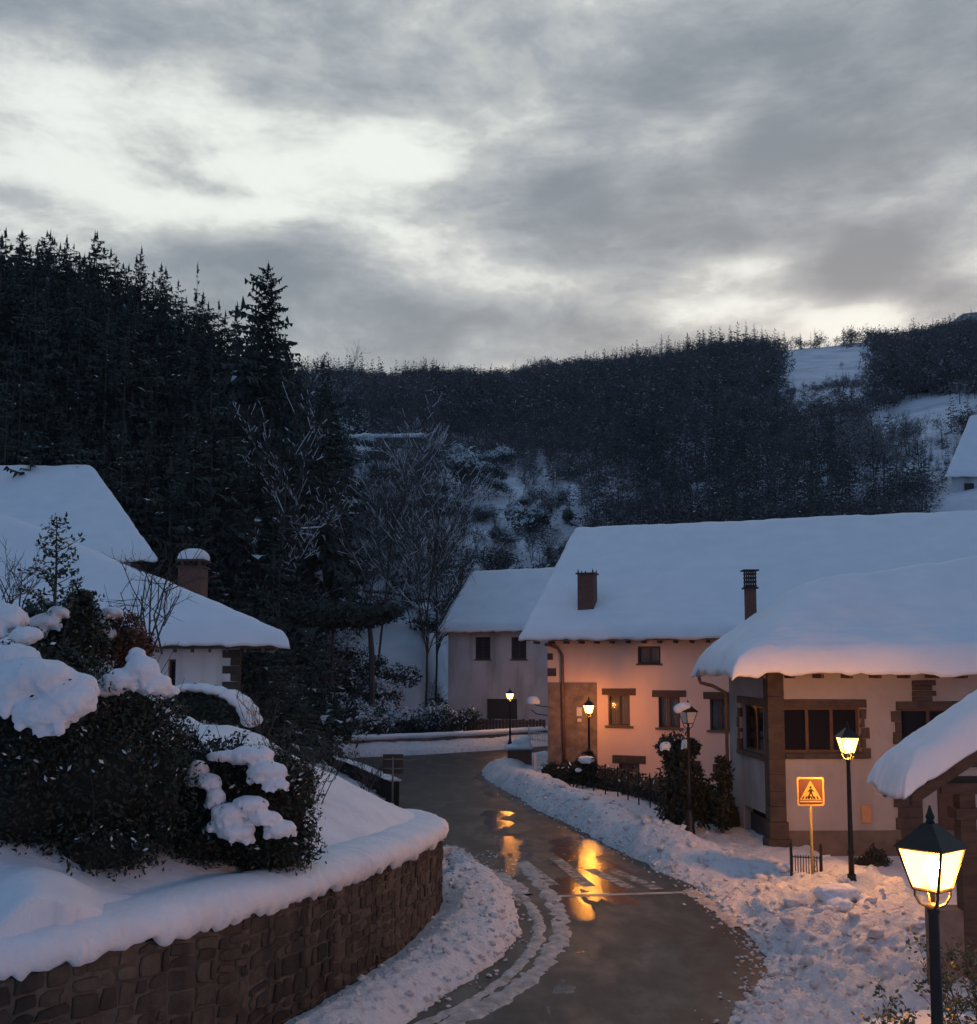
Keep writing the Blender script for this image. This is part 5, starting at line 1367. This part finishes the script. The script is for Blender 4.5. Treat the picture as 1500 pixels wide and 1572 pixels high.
def garden_fence():
    """hedge with posts and wires in front of the salmon house"""
    pts = [W(832, 1190, 49.0), W(905, 1200, 46.4), W(960, 1215, 43.4), W(1010, 1230, 40.2), W(1060, 1250, 37.0), W(1112, 1268, 34.4)]
    g = random.Random(9)
    base = pts[0]
    root = thing('hedge', (pts[2].x, pts[2].y, 0), 'dark hedge along the garden of the salmon house', 'hedge', None)
    E = []
    for i in range(len(pts) - 1):
        for k in range(7):
            p = pts[i].lerp(pts[i + 1], k / 7); h = g.uniform(.95, 1.25); E.append((p.x + .45, p.y + .6, h * .45, .6, .55, h * .62))
    v, f, d = leaves(E, 9000, .09, 55); mi = ((d[:, 2] > .45) & (np.random.default_rng(2).random(len(f)) < .06)).astype(int)
    obj('foliage', v, f, [M['leaf'], M['leaf_snow']], root, midx=mi)
    bv, bf = blob_mesh([(e[0], e[1], e[2], e[3] * .8, e[4] * .8, e[5] * .85) for e in E], .18, .1, .5, 3); obj('branches', bv, bf, M['shrub_core'], root, True)
    fr = thing('wire_fence', (pts[1].x, pts[1].y, 0), 'thin wire fence with dark posts in front of the hedge', 'fence')
    fp = []
    for i in range(1, len(pts) - 1):
        for k in range(3):
            p = pts[i].lerp(pts[i + 1], k / 3) + Vector((-.35, -.35, 0)); fp.append(p); MB().tube([(p.x, p.y, -.1), (p.x, p.y, 1.45)], .03, 6).build('post', M['iron'], fr)
    for z in (.5, .95, 1.35): MB().tube([Vector((p.x, p.y, z)) for p in fp], .008, 4).build('wire', M['iron'], fr)
garden_fence()
def bush(label, px, Y, parts, n, seed, snow=(), name='evergreen_bush', size=.085):
    b = W(px, 1200, Y)
    return shrub(name, label, 'bush', (b.x, b.y, 0), [ell(a, c, Y + dz, w, h) for a, c, w, h, dz in parts], n, size, seed, snow=[[ell(a, c, Y - .8, w, h) for a, c, w, h in s] for s in snow], voxel=.06, core=.7, amp=.05)
bush('tall dark evergreen bush around the unlit lamp', 1042, 34.2, [(1040, 1160, 24, 36, 0), (1045, 1200, 32, 44, 0), (1038, 1240, 28, 36, 0), (1065, 1225, 30, 40, .3), (1085, 1235, 22, 34, .4), (1022, 1150, 16, 12, 0), (1060, 1150, 14, 16, 0)], 4200, 501, snow=[[(1022, 1145, 8, 8)], [(1052, 1142, 6, 8)]])
bush('small dark shrub against the corner house downpipe', 1112, 33.8, [(1112, 1195, 12, 30, 0), (1110, 1240, 16, 34, 0)], 1300, 511)
bush('low dark bush with snowy flowers at the foot of the lamp by the salmon house', 880, 46.0, [(884, 1186, 12, 14, 0), (902, 1176, 14, 24, .4), (870, 1192, 12, 10, 0)], 1300, 521, snow=[[(888, 1182, 5, 4)], [(900, 1166, 11, 7)]])
bush('dark bush in front of the corner house plinth', 1345, 30.2, [(1345, 1325, 22, 20, 0), (1322, 1330, 14, 14, 0)], 900, 531, size=.06)
bare_shrub(1425, 1575, 11.0, 8, .62, 'leafy twigs at the foot of the nearest lamp', 541, leafy=5, z=1.45)
bare_shrub(1490, 1560, 11.6, 9, .75, 'leafy branches behind the nearest lamp at the right edge', 542, leafy=5, z=1.5)
# snow covered planting ground under those twigs
def mound(x, y):
    c = W(1470, 1560, 11.6); h = 1.75 - .32 * np.hypot((x - c.x) / 1.3, (y - c.y) / 1.2) ** 2 + .08 * fbm(x / .5, y / .5, seed=91)
    return np.where(h < .1, -.5, h)
o = heightfield('snow_mound', np.arange(2.5, 9.5, .07), np.arange(9.0, 15.5, .07), mound, M['snow'], drop=0); tag(o, 'rounded snow mound at the lower right corner under the near lamp', 'snow mound', kind='stuff')
# pillows of snow and the bare soil edge by the lamp in the heap
def pillow(label, E, voxel, seed, amp=.05):
    bv, bf = blob_mesh([(e[0], e[1], e[2] - .10, e[3] * 1.15, e[4] * 1.2, e[5]) for e in E], voxel * .7, .10, .35, seed, it=5, fine=.03); c = E[0]
    o = obj('snow_pillow', bv, bf, M['snow'], None, True, loc=(c[0], c[1], 0)); tag(o, label, 'snow', 'pillows of snow by the sign lamp', 'stuff')
pillow('rounded snow pillow between the crossing sign and its lamp', [ell(1282, 1366, 22.9, 24, 18), ell(1300, 1364, 23.1, 16, 15), ell(1266, 1362, 23.1, 16, 14), ell(1288, 1384, 22.6, 20, 14)], .06, 601)
pillow('rounded snow pillow just past the lamp foot', [ell(1345, 1385, 22.6, 26, 14), ell(1375, 1395, 22.2, 24, 15), ell(1402, 1407, 21.8, 24, 15), ell(1330, 1376, 22.9, 14, 12)], .06, 602)
mb = MB(); a, b = W(1262, 1378, 24.6), W(1338, 1416, 22.6)
mb.tube([(a.x, a.y, .42), ((a.x + b.x) / 2, (a.y + b.y) / 2, .50), (b.x, b.y, .46)], [.10, .16, .12], 7)
o = mb.build('fallen_timber', M['soil'], None, True, loc=(a.x, a.y, 0)); tag(o, 'brown timber edge lying in the snow at the lamp foot', 'timber')

# ------------------------------------------------------------------ trees
def conifer_mesh(seed, h, rad, nb, droop=.4, snow=.03, mats=('needles', 'leaf_snow', 'bark'), seg_=5, wid=.2, gap=0., pw=.85):
    g = np.random.default_rng(seed); v = []; f = []; mi = []
    lean = g.normal(size=2) * .02 * h; side = g.uniform(0, 6.28)
    def tri(a, b, c, m): n = len(v); v.extend([a, b, c]); f.append((n, n + 1, n + 2)); mi.append(m)
    for k in range(6):            # trunk
        t0, t1 = 2 * math.pi * k / 6, 2 * math.pi * (k + 1) / 6; r0 = h * .011
        tri((r0 * math.cos(t0), r0 * math.sin(t0), -.6), (r0 * math.cos(t1), r0 * math.sin(t1), -.6), (0, 0, h * .98), 2)
    for k in range(nb):
        t = (k + g.random()) / nb; t = t ** 1.12
        if g.random() < gap: continue
        az = k * 2.39996 + g.normal() * .4
        L_ = rad * ((1 - t) ** pw) * (.45 + .85 * g.random()) * (1 + .25 * math.cos(az - side)) + .12
        z0 = h * (.05 + .94 * t); up = .55 * t - droop * (1 - t)
        d = np.array([math.cos(az), math.sin(az)]); p = np.array([-d[1], d[0]])
        prev = np.array([0, 0, z0]); 
        for s in range(1, seg_ + 1):
            u = s / seg_; c = np.array([d[0] * L_ * u, d[1] * L_ * u, z0 + L_ * (up * u - .22 * u * u + .10 * max(0, u - .7) * 2)])
            w = L_ * wid * (1.15 - u) * (.7 + .6 * g.random()) + .10; m = 1 if g.random() < snow else 0
            jz = g.normal() * .08 * L_
            tri(prev, c + np.array([p[0] * w, p[1] * w, -w * .5 + jz]), c, m); tri(prev, c, c + np.array([-p[0] * w, -p[1] * w, -w * .5 - jz]), m)
            if s > 1: tri(prev, c, (prev + c) / 2 + np.array([g.normal() * .1, g.normal() * .1, -(.35 + .5 * g.random()) * w * 1.6 - .15]), 0)
            prev = c
    # leader
    for k in range(5):
        a = g.random() * 6.28; tri((0, 0, h * 1.02), (math.cos(a) * .12, math.sin(a) * .12, h * .95), (math.cos(a + 1.5) * .12, math.sin(a + 1.5) * .12, h * .94), 0)
    return np.array(v), np.array(f), np.array(mi), [M[q] for q in mats]
def bare_mesh(seed, h, snow=.2, dep=4, spread=.55, mats=('twig', 'leaf_snow'), r0=.018, nbr=(3, 4)):
    g = random.Random(seed); v = []; f = []; mi = []; tr = []; lev = [dep]
    def seg(a, b, ra, rb, m):
        d = (b - a); 
        if d.length < 1e-6: return
        x = d.orthogonal().normalized(); y = d.normalized().cross(x); n = len(v)
        for c, r_ in ((a, ra), (b, rb)):
            for k in range(3): t = k * 2.0944; v.append(c + (x * math.cos(t) + y * math.sin(t)) * r_)
        for k in range(3):
            k2 = (k + 1) % 3; f.append((n + k, n + k2, n + 3 + k2)); f.append((n + k, n + 3 + k2, n + 3 + k)); mi.extend([m, m]); tr.extend([lev[0] == dep] * 2)
    def grow(p, d, l, r_, dp):
        n = 3 if dp > 1 else 2; q = p
        for s in range(n):
            d = (d + Vector((g.gauss(0, .13), g.gauss(0, .13), g.gauss(.03, .08)))).normalized(); e = q + d * l / n
            ra, rb = r_ * (1 - .45 * s / n), r_ * (1 - .45 * (s + 1) / n)
            lev[0] = dp; seg(q, e, ra, rb, 0)
            if g.random() < snow and abs(d.z) < .8 and dp < 4: seg(q + Z * ra, e + Z * rb, max(ra * 1.0, .018), max(rb * 1.0, .018), 1)
            if dp > 0 and (s > 0 or dp < dep):
                for _ in range(g.choice(nbr)):
                    dd = (d * .55 + Vector((g.gauss(0, spread), g.gauss(0, spread), g.gauss(.22, .25)))).normalized(); grow(q.lerp(e, g.random()), dd, l * g.uniform(.38, .6), max(rb * .55, .012), dp - 1)
            q = e
    grow(Vector((0, 0, -.4)), Vector((0, 0, 1)), h * .85, h * r0, dep)
    return np.array([tuple(q) for q in v]), np.array(f), np.array(mi), [M[q] for q in mats], np.array(tr)
def to_mesh(name, t, part=None):
    '''trunk and crown as two meshes (part: which faces are trunk), or one mesh'''
    if part is None: return mesh_data(name, t[0], t[1], t[3], False, t[2])
    out = []
    for nm, sel in (('trunk', part), ('crown', ~part)):
        f = t[1][sel]; u = np.unique(f); mp = np.zeros(len(t[0]), int); mp[u] = np.arange(len(u)); out.append(mesh_data(nm, t[0][u], mp[f], t[3], False, t[2][sel]))
    return out
CON = [conifer_mesh(s, 15, 2.9 + .8 * (s % 3), 80 + 20 * (s % 3), .25 + .2 * (s % 4), .03, wid=.2 + .05 * (s % 2), gap=.18 + .1 * (s % 3)) for s in range(9)]
CONM = [to_mesh('conifer', t, t[2] == 2) for t in CON]
def place_tree(meshes, name, x, y, s, label, group, rz=None, sz=None, z=None, cat='tree'):
    me = rnd.choice(meshes)
    o = bpy.data.objects.new(name, None if isinstance(me, list) else me); COL.objects.link(o)
    if isinstance(me, list):
        for nm, q in zip(('trunk', 'crown'), me): c = bpy.data.objects.new(nm, q); COL.objects.link(c); c.parent = o
    o.location = (x, y, (th(x, y) if z is None else z) - .1); o.rotation_euler = (0, 0, rnd.uniform(0, 6.28) if rz is None else rz); k = sz or s; o.scale = (s, s, k)
    return tag(o, label, cat, group)
# left hillside: dense dark conifers
SL_TOP = np.array([(-300, 330), (0, 350), (30, 345), (120, 350), (160, 380), (200, 378), (255, 412), (300, 440), (340, 458), (380, 470), (440, 520), (470, 535), (512, 562)], float)
lab = 'dark conifer in the dense stand on the left hillside'; grp = 'conifers on the left hillside'
cnt = 0; taken = []
for k in range(30000):
    if cnt >= 262: break
    px = rnd.uniform(-140, 505); r_ = rnd.uniform(64, 122) if k % 3 else rnd.uniform(104, 123); a = (px - 750) / FPX; y = r_ / math.hypot(1, a); x = a * y
    if any((x - q[0]) ** 2 + (y - q[1]) ** 2 < 2.3 ** 2 for q in taken): continue
    z = th(x, y); topy = np.interp(px, SL_TOP[:, 0], SL_TOP[:, 1])
    h = rnd.uniform(10.5, 16.5)
    hm = W(px, topy + abs(rnd.gauss(0, 22)) - 4, y).z - z        # do not rise above the skyline of the stand
    if hm < 5: continue
    if px > 430 and r_ < 84: continue
    h = min(h, hm); taken.append((x, y))
    place_tree(CONM, 'conifer', x, y, max(.72, h / 15) * rnd.uniform(.95, 1.45), lab, grp, sz=h / 15, z=z); cnt += 1
print('conifers', cnt)
def understorey():
    g = np.random.default_rng(5); T = [conifer_mesh(400 + k, 9, 2.4, 60, .4, .03, seg_=3, wid=.28) for k in range(4)]; V = []; F = []; MI = []; n = 0
    for k in range(520):
        px = g.uniform(-140, 500); r_ = g.uniform(70, 118); a = (px - 750) / FPX; y = r_ / math.hypot(1, a); x = a * y
        if px > 400 and r_ < 86: continue
        z = th(x, y); t = T[g.integers(4)]; s_ = g.uniform(.7, 1.3); top = W(px, np.interp(px, SL_TOP[:, 0], SL_TOP[:, 1]) + 25, y).z
        s_ = min(s_, (top - z) / 9)
        if s_ < .35: continue
        an = g.uniform(0, 6.28); ca, sa = math.cos(an), math.sin(an); v = t[0] * s_
        V.append(np.stack([v[:, 0] * ca - v[:, 1] * sa + x, v[:, 0] * sa + v[:, 1] * ca + y, v[:, 2] + z], 1)); F.append(t[1] + n); MI.append(t[2]); n += len(v)
    o = obj('conifer_undergrowth', np.concatenate(V), np.concatenate(F), [M['needles'], M['leaf_snow'], M['bark']], None, midx=np.concatenate(MI)); tag(o, 'dense dark undergrowth of young conifers filling the left hillside', 'undergrowth', kind='stuff')
understorey()
wt = conifer_mesh(77, 24, 5.6, 330, .95, .02, seg_=6, wid=.20, pw=.55)
x = W(408, 600, 92).x; zt = W(408, 404, 92).z; zb = th(x, 92)
o = place_tree([to_mesh('weeping_conifer', wt, wt[2] == 2)], 'weeping_conifer', x, 92, 1.0, 'tallest weeping conifer standing clear against the sky', None, sz=(zt - zb) / 24)
x = W(299, 600, 121).x; zt = W(299, 403, 121).z; zb = th(x, 121)
ft = conifer_mesh(78, 16, 2.5, 44, .1, .12, seg_=5, wid=.16)
place_tree([to_mesh('pale_fir', ft, ft[2] == 2)], 'pale_fir', x, 121, 1.0, 'thin pale see-through fir rising behind the stand on the left hillside', None, sz=(zt - zb) / 16)
BARE = [to_mesh('bare_tree', t, t[4]) for t in (bare_mesh(s, 9, .22, 4, .50, r0=.014, nbr=(2, 3)) for s in (1, 2, 3, 4))]
SLIM = [to_mesh('slim_tree', t, t[4]) for t in (bare_mesh(s, 12, .24, 3, .40, r0=.010, nbr=(3, 4, 5)) for s in (11, 12, 13))]
for px, r_, hh in ((452, 108, 9), (463, 108, 10), (478, 110, 10), (490, 112, 9)):
    a = (px - 750) / FPX; y = r_; x = a * y; place_tree(SLIM, 'bare_tree', x, y, hh / 12, 'thin bare tree on the skyline right of the tallest conifer', 'bare skyline trees', sz=(W(px, 520, y).z - th(x, y)) / 16)

# mid slope: individual bare trees and snow laden bushes among the white gullies
lab = 'bare snow dusted tree on the white slope behind the road'; grp = 'bare trees on the mid slope'
for k in range(84):
    px = rnd.uniform(395, 905) if k % 2 else rnd.uniform(520, 700); r_ = rnd.uniform(72, 150) if px < 690 else rnd.uniform(112, 165)
    if 585 < px < 665 and r_ < 84: continue
    a = (px - 750) / FPX; y = r_ / math.hypot(1, a); x = a * y
    place_tree(BARE if k % 3 == 0 else SLIM, 'bare_tree', x, y, rnd.uniform(.32, .62), lab, grp)
for px, y, t0, lb in ((425, 71, 640, 'thick dark trunked tree right of the hipped roof corner'), (652, 74, 745, 'slim bare tree with a bent foot beside the grey white house'), (668, 83, 700, 'tall bare tree on the path above the grey white house'), (575, 79, 690, 'dark bare tree rising over the white gully')):
    x = (px - 750) / FPX * y; z = th(x, y); place_tree(BARE if y < 72 else SLIM, 'bare_tree', x, y, 1.0, lb, None, sz=(W(px, t0, y).z - z) / (9 if y < 72 else 12))
def bush_mesh(seed, snow):
    g = np.random.default_rng(seed); E = [(g.normal() * .7, g.normal() * .7, 1.0 + g.random() * 1.2, .8 + .5 * g.random(), .8 + .5 * g.random(), .7 + .4 * g.random()) for _ in range(5)]
    v, f, d = leaves(E, 1900, .13, seed, shell=.45); mi = ((d[:, 2] > .05) & (g.random(len(f)) < snow)).astype(int)
    return mesh_data('bush', v, f, [M['needles'], M['leaf_snow']], False, mi)
BUSH = [bush_mesh(s, .16) for s in (1, 2, 3)]; SBUSH = [bush_mesh(s, .85) for s in (4, 5, 6)]
for k in range(125):
    px = rnd.uniform(440, 900) if k % 2 else rnd.uniform(520, 690); r_ = rnd.uniform(70, 165) if px < 690 else rnd.uniform(112, 170)
    if 600 < px < 655 and r_ < 86: continue
    a = (px - 750) / FPX; y = r_; x = a * y; sn = rnd.random() < .42
    place_tree(SBUSH if sn else BUSH, 'snowy_bush' if sn else 'dark_bush', x, y, rnd.uniform(.55, 1.25), 'snow laden bush on the wooded slope' if sn else 'dark bush on the wooded slope', 'snow laden bushes on the slope' if sn else 'dark bushes on the slope', cat='bush')
for px, r_, s, lb in ((720, 158, 2.3, 'largest snow laden evergreen clump on the slope above the grey white roof'), (690, 172, 1.7, 'snow topped clump just above the largest one on the slope'), (770, 178, 1.6, 'snowy clump right of the dark hedge line on the slope'), (800, 140, 1.7, 'snowy clump over the left end of the salmon house roof'), (845, 118, 1.4, 'snowy bush right against the salmon house roof edge')):
    a = (px - 750) / FPX; place_tree(SBUSH, 'snowy_bush', a * r_, r_, s, lb, None, cat='bush')
# bushes behind the parapet
for px, y, s, sn, lb in ((545, 67.5, 1.1, 1, 'snow covered bush behind the left part of the parapet'), (610, 69, .95, 1, 'snow covered low bush behind the middle of the parapet'), (650, 70.5, .9, 1, 'snowy bush at the corner of the grey white house'), (580, 70, 1.0, 0, 'dark bush between the two snowy bushes by the parapet'), (500, 66, 1.3, 0, 'dark bush at the left end of the parapet'), (450, 62, 1.5, 0, 'dark bush below the hipped roof corner'), (668, 73, 1.0, 0, 'dark bush hugging the grey white house wall')):
    x = (px - 750) / FPX * y; place_tree(SBUSH if sn else BUSH, 'snowy_bush' if sn else 'dark_bush', x, y, s, lb, None, z=max(0, th(x, y)), cat='bush')
for k in range(120):
    px = rnd.uniform(385, 690); y = rnd.uniform(64, 84) if px > 500 else rnd.uniform(50, 80); x = (px - 750) / FPX * y
    if y < 60 and x > -10.5: continue
    if 588 < px < 662 and y > 69: continue
    sn = rnd.random() < .22
    if sdist(np.array([x]), np.array([y]), FARLINE)[0] > -2.0: continue
    place_tree(SBUSH if sn else BUSH, 'snowy_bush' if sn else 'dark_bush', x, y, rnd.uniform(.6, 1.25), 'snow laden bush in the thicket beyond the parapet' if sn else 'dark bush in the thicket beyond the parapet', 'thicket beyond the parapet', z=max(0, th(x, y)), cat='bush')
for px, y, s in ((400, 50, 1.1), (425, 55, 1.2), (455, 52, .9), (480, 57, 1.1), (410, 60, 1.3), (500, 60, 1.0), (440, 47, .8), (470, 49, .7)):
    x = (px - 750) / FPX * y; place_tree(CONM, 'conifer', x, y, s * .62, 'dark young conifer in the hollow between the hipped house and the road', 'conifers in the hollow', sz=s * .5, z=max(0, th(x, y)))
# flat topped dark evergreen with visible stem, fallen rail, low snow topped building on the slope
def flat_tree():
    Y = 70; b = W(572, 1040, Y); root = thing('flat_topped_evergreen', (b.x, b.y, th(b.x, b.y)), 'broad dark flat topped evergreen with a bare stem below the slope path', 'tree')
    E = [ell(520, 940, Y, 50, 16, 2), ell(570, 942, Y, 48, 17, 2), ell(490, 945, Y, 42, 22, 2), ell(545, 950, Y, 46, 16, 2), ell(600, 938, Y, 22, 9, 1.2), ell(450, 950, Y, 40, 30, 2)]
    v, f, d = leaves(E, 5200, .2, 77); obj('crown', v, f, M['needles'], root)
    bv, bf = blob_mesh([(e[0], e[1], e[2], e[3] * .75, e[4] * .75, e[5] * .75) for e in E], .25, .15, .8, 3); obj('inner_branches', bv, bf, M['shrub_core'], root, True)
    MB().tube([(b.x, b.y, th(b.x, b.y) - .3), W(571, 1000, Y), W(566, 945, Y)], [.24, .19, .14], 7).build('trunk', M['bark'], root)
    for a in (478, 506): q = W(a, 1030, Y); MB().tube([(q.x, q.y, th(q.x, q.y) - .3), W(a + 6, 955, Y)], [.14, .1], 6).build('stem', M['bark'], root)
flat_tree()
def ray_ground(px, py, dz=0.0, t0=60.0):
    d = W(px, py, 1.0) - Vector((0, 0, EYE)); t = t0
    while t < 400:
        p = Vector((0, 0, EYE)) + d * t
        if p.z < th(p.x, p.y) + dz: return p
        t += .25
    return Vector((0, 0, EYE)) + d * 100
def path_rail():
    P = [ray_ground(a, b, .9) for a, b in ((498, 903), (545, 908), (590, 912), (635, 917), (680, 922))]
    root = thing('path_rail', (P[0].x, P[0].y, th(P[0].x, P[0].y)), 'dark wooden rail along the slope path above the road', 'rail')
    for a, b in zip(P[:-1], P[1:]):
        n = Vector((-(b - a).y, (b - a).x, 0)).normalized()
        MB().box(a, b - a, n * .16, (0, 0, .26)).build('beam', M['bark'], root)
        for k in (.1, .6):
            p = a.lerp(b, k) + n * .2; MB().tube([(p.x, p.y, th(p.x, p.y) - .4), p + Vector((0, 0, .32))], .08, 6).build('post', M['bark'], root)
path_rail()
def hut():
    Y = 176; a, b = W(520, 672, Y), W(655, 672, Y); z = th((a.x + b.x) / 2, Y)
    root = thing('hillside_shed', ((a.x + b.x) / 2, Y, z), 'long dark shed under a strip of snow on the wooded slope', 'shed')
    t = a.z; lo = min(z - 2, t - 5)
    MB().box((a.x, Y, lo), (b.x - a.x, 0, 0), (0, 5, 0), (0, 0, t - lo)).build('wall', M['shutter'], root)
    E = [(a.x + (b.x - a.x) * k / 14, Y + 2.2, t + .25 + .2 * rnd.random(), 1.1, 2.9, .55 + .25 * rnd.random()) for k in range(15)]
    bv, bf = blob_mesh(E, .25, .1, 1, 5); tag(obj('snow', bv, bf, M['snow'], root, True), kind='stuff')
hut()

# ------------------------------------------------------------------ far wood: one mass, with the skyline conifers as trees of their own
CLEAR = [[(1196, 532), (1330, 530), (1350, 562), (1295, 580), (1238, 598), (1208, 592), (1196, 570)], [(1312, 674), (1345, 642), (1410, 614), (1530, 612), (1530, 668), (1420, 668), (1345, 684)]]
def inside(px, py, poly):
    r_ = False; n = len(poly)
    for i in range(n):
        x1, y1 = poly[i]; x2, y2 = poly[(i + 1) % n]
        if (y1 > py) != (y2 > py) and px < (x2 - x1) * (py - y1) / (y2 - y1) + x1: r_ = not r_
    return r_
def far_wood():
    g = np.random.default_rng(17)
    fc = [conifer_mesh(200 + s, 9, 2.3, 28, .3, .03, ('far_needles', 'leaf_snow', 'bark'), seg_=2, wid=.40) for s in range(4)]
    def puff(seed, n_, size):
        gg = np.random.default_rng(seed); E = [(gg.normal() * 1.1, gg.normal() * 1.1, 3.2 + gg.normal() * .9, 1.9, 1.9, 1.9) for _ in range(4)]
        v, f, d = leaves(E, n_, size, seed, shell=.15)
        q = v.reshape(-1, 4, 3); c = (q[:, 1] + q[:, 3]) / 2                      # slim twigs, mostly upright
        q[:, 1] = c + (q[:, 1] - c) * .34; q[:, 3] = c + (q[:, 3] - c) * .34
        ax_ = (q[:, 2] - q[:, 0]) * np.array([1, 1, .9]) + np.array([0, 0, size * .25]); q[:, 0] = c - ax_ / 2; q[:, 2] = c + ax_ / 2; sn_ = (gg.random(len(f)) < .06 + .26 * (seed % 5 == 0)) & (d[:, 2] > -.2); c4 = c[:, None, :]; q[sn_] = (c4 + (q - c4) * .55)[sn_]; v = q.reshape(-1, 3)
        mi = sn_.astype(int); pass
        tv = np.concatenate([v, np.array([(-.11, 0, -.3), (.11, 0, -.3), (0, 0, 5.)])]); f3 = np.concatenate([f[:, [0, 1, 2]], f[:, [0, 2, 3]], [[len(v), len(v) + 1, len(v) + 2]]]); return tv, f3, np.concatenate([mi, mi, [0]])
    fp = [puff(s, 95, .72) for s in range(5)]; np_ = [puff(50 + s, 270, .36) for s in range(5)]
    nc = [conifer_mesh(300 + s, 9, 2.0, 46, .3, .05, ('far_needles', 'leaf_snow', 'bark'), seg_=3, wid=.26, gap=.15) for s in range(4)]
    acc = {'c': ([], [], [], 0), 'p': ([], [], [], 0)}
    V = {'c': [], 'p': []}; Fc = {'c': [], 'p': []}; MI = {'c': [], 'p': []}; off = {'c': 0, 'p': 0}
    n = 9500
    pxs = g.uniform(300, 1640, n); rs = np.sqrt(g.uniform(100 ** 2, 440 ** 2, n)) ; rs = g.uniform(105, 440, n) ** 1.0
    al = (pxs - 750) / FPX; ys = rs / np.hypot(1, al); xs = al * ys; zs = terrain(xs, ys)
    for i in range(n):
        px, py = project((xs[i], ys[i], zs[i]))
        p2 = project((xs[i], ys[i], zs[i] + 7.0))
        jx = 11 * float(fbm(np.array(xs[i] / 14), np.array(ys[i] / 14), oct=3, seed=19)) + g.normal() * 6; jy = 9 * float(fbm(np.array(xs[i] / 14), np.array(ys[i] / 14), oct=3, seed=29)) + g.normal() * 3
        if g.random() > .012 and any(inside(px + jx, py + jy, q) for q in CLEAR): continue
        low = .38 if any(inside(p2[0] + jx * .6, p2[1] + jy * .6, q) for q in CLEAR) else 1.0
        if 430 < px < 900 and rs[i] < 168 and g.random() < .86: continue          # open white gullies
        if px < 500 and rs[i] < 125: continue
        if 1425 < px and 112 < rs[i] < 152: continue
        if 1425 < px and rs[i] <= 112: low = min(low, .35)                               # the house on the hillside
        if 520 < px < 660 and 150 < rs[i] < 182: continue
        con = vnoise(np.array(xs[i] / 30), np.array(ys[i] / 30), seed=5) + g.normal() * .5 > (.42 if px > 1150 else .30)
        k = 'c' if con else 'p'; nr = rs[i] < 215; t = (nc if nr else fc)[g.integers(4)] if con else (np_ if nr else fp)[g.integers(5)]
        s = (g.uniform(.6, 1.25) if con else g.uniform(.6, 1.2)) * (1 + .25 * float(vnoise(np.array(xs[i] / 22), np.array(ys[i] / 22), seed=8))) * (1.0 if rs[i] > 180 else .85) * (.78 if con and rs[i] > 370 else 1) * low; a = g.uniform(0, 6.28); ca, sa = math.cos(a), math.sin(a)
        v = t[0] * s; v = np.stack([v[:, 0] * ca - v[:, 1] * sa + xs[i], v[:, 0] * sa + v[:, 1] * ca + ys[i], v[:, 2] + zs[i] - .2], 1)
        V[k].append(v); Fc[k].append(t[1] + off[k]); MI[k].append(t[2]); off[k] += len(v)
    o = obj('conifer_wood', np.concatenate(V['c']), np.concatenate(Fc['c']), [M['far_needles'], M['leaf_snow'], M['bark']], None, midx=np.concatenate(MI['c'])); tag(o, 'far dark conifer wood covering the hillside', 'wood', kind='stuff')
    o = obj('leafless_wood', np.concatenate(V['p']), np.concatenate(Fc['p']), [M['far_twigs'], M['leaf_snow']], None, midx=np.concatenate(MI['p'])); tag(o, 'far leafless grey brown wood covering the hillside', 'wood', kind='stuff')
    print('wood tris', sum(len(q) for q in Fc['c']), sum(len(q) for q in Fc['p']))
far_wood()
for px, top in ((983, 520), (1022, 512), (1033, 514), (1062, 510), (1088, 506), (1100, 500), (1130, 499), (1155, 493), (1168, 496), (1180, 500), (1263, 502), (1308, 500), (1380, 504), (1345, 508), (1215, 508), (1240, 510)):
    r_ = rnd.uniform(408, 420); a = (px - 750) / FPX; y = r_ / math.hypot(1, a); x = a * y; z = th(x, y); h = W(px, top, y).z - z
    place_tree(CONM, 'conifer', x, y, h / 15 * .95, 'tall conifer standing up along the far hill skyline', 'conifers on the far skyline', sz=h / 15, z=z)
for k in range(26):
    px = rnd.uniform(1295, 1425); y = rnd.uniform(138, 166); x = (px - 750) / FPX * y
    place_tree(BARE, 'bare_tree', x, y, rnd.uniform(.5, .75), 'bare tree in the row below the right hand snowy clearing', 'bare trees below the clearing')

# ------------------------------------------------------------------ thin evening haze
def haze():
    mt = bpy.data.materials.new('haze'); mt.use_nodes = True; nt = mt.node_tree; nt.nodes.clear()
    o = nt.nodes.new('ShaderNodeOutputMaterial'); v = nt.nodes.new('ShaderNodeVolumePrincipled'); v.inputs['Color'].default_value = (.80, .88, 1, 1); v.inputs['Density'].default_value = .00016
    nt.links.new(v.outputs[0], o.inputs['Volume'])
    h = MB().box((-1900, -60, -40), (3800, 0, 0), (0, 2000, 0), (0, 0, 340)).build('haze', mt); tag(h, 'thin blue evening haze over the valley', kind='stuff')
haze()
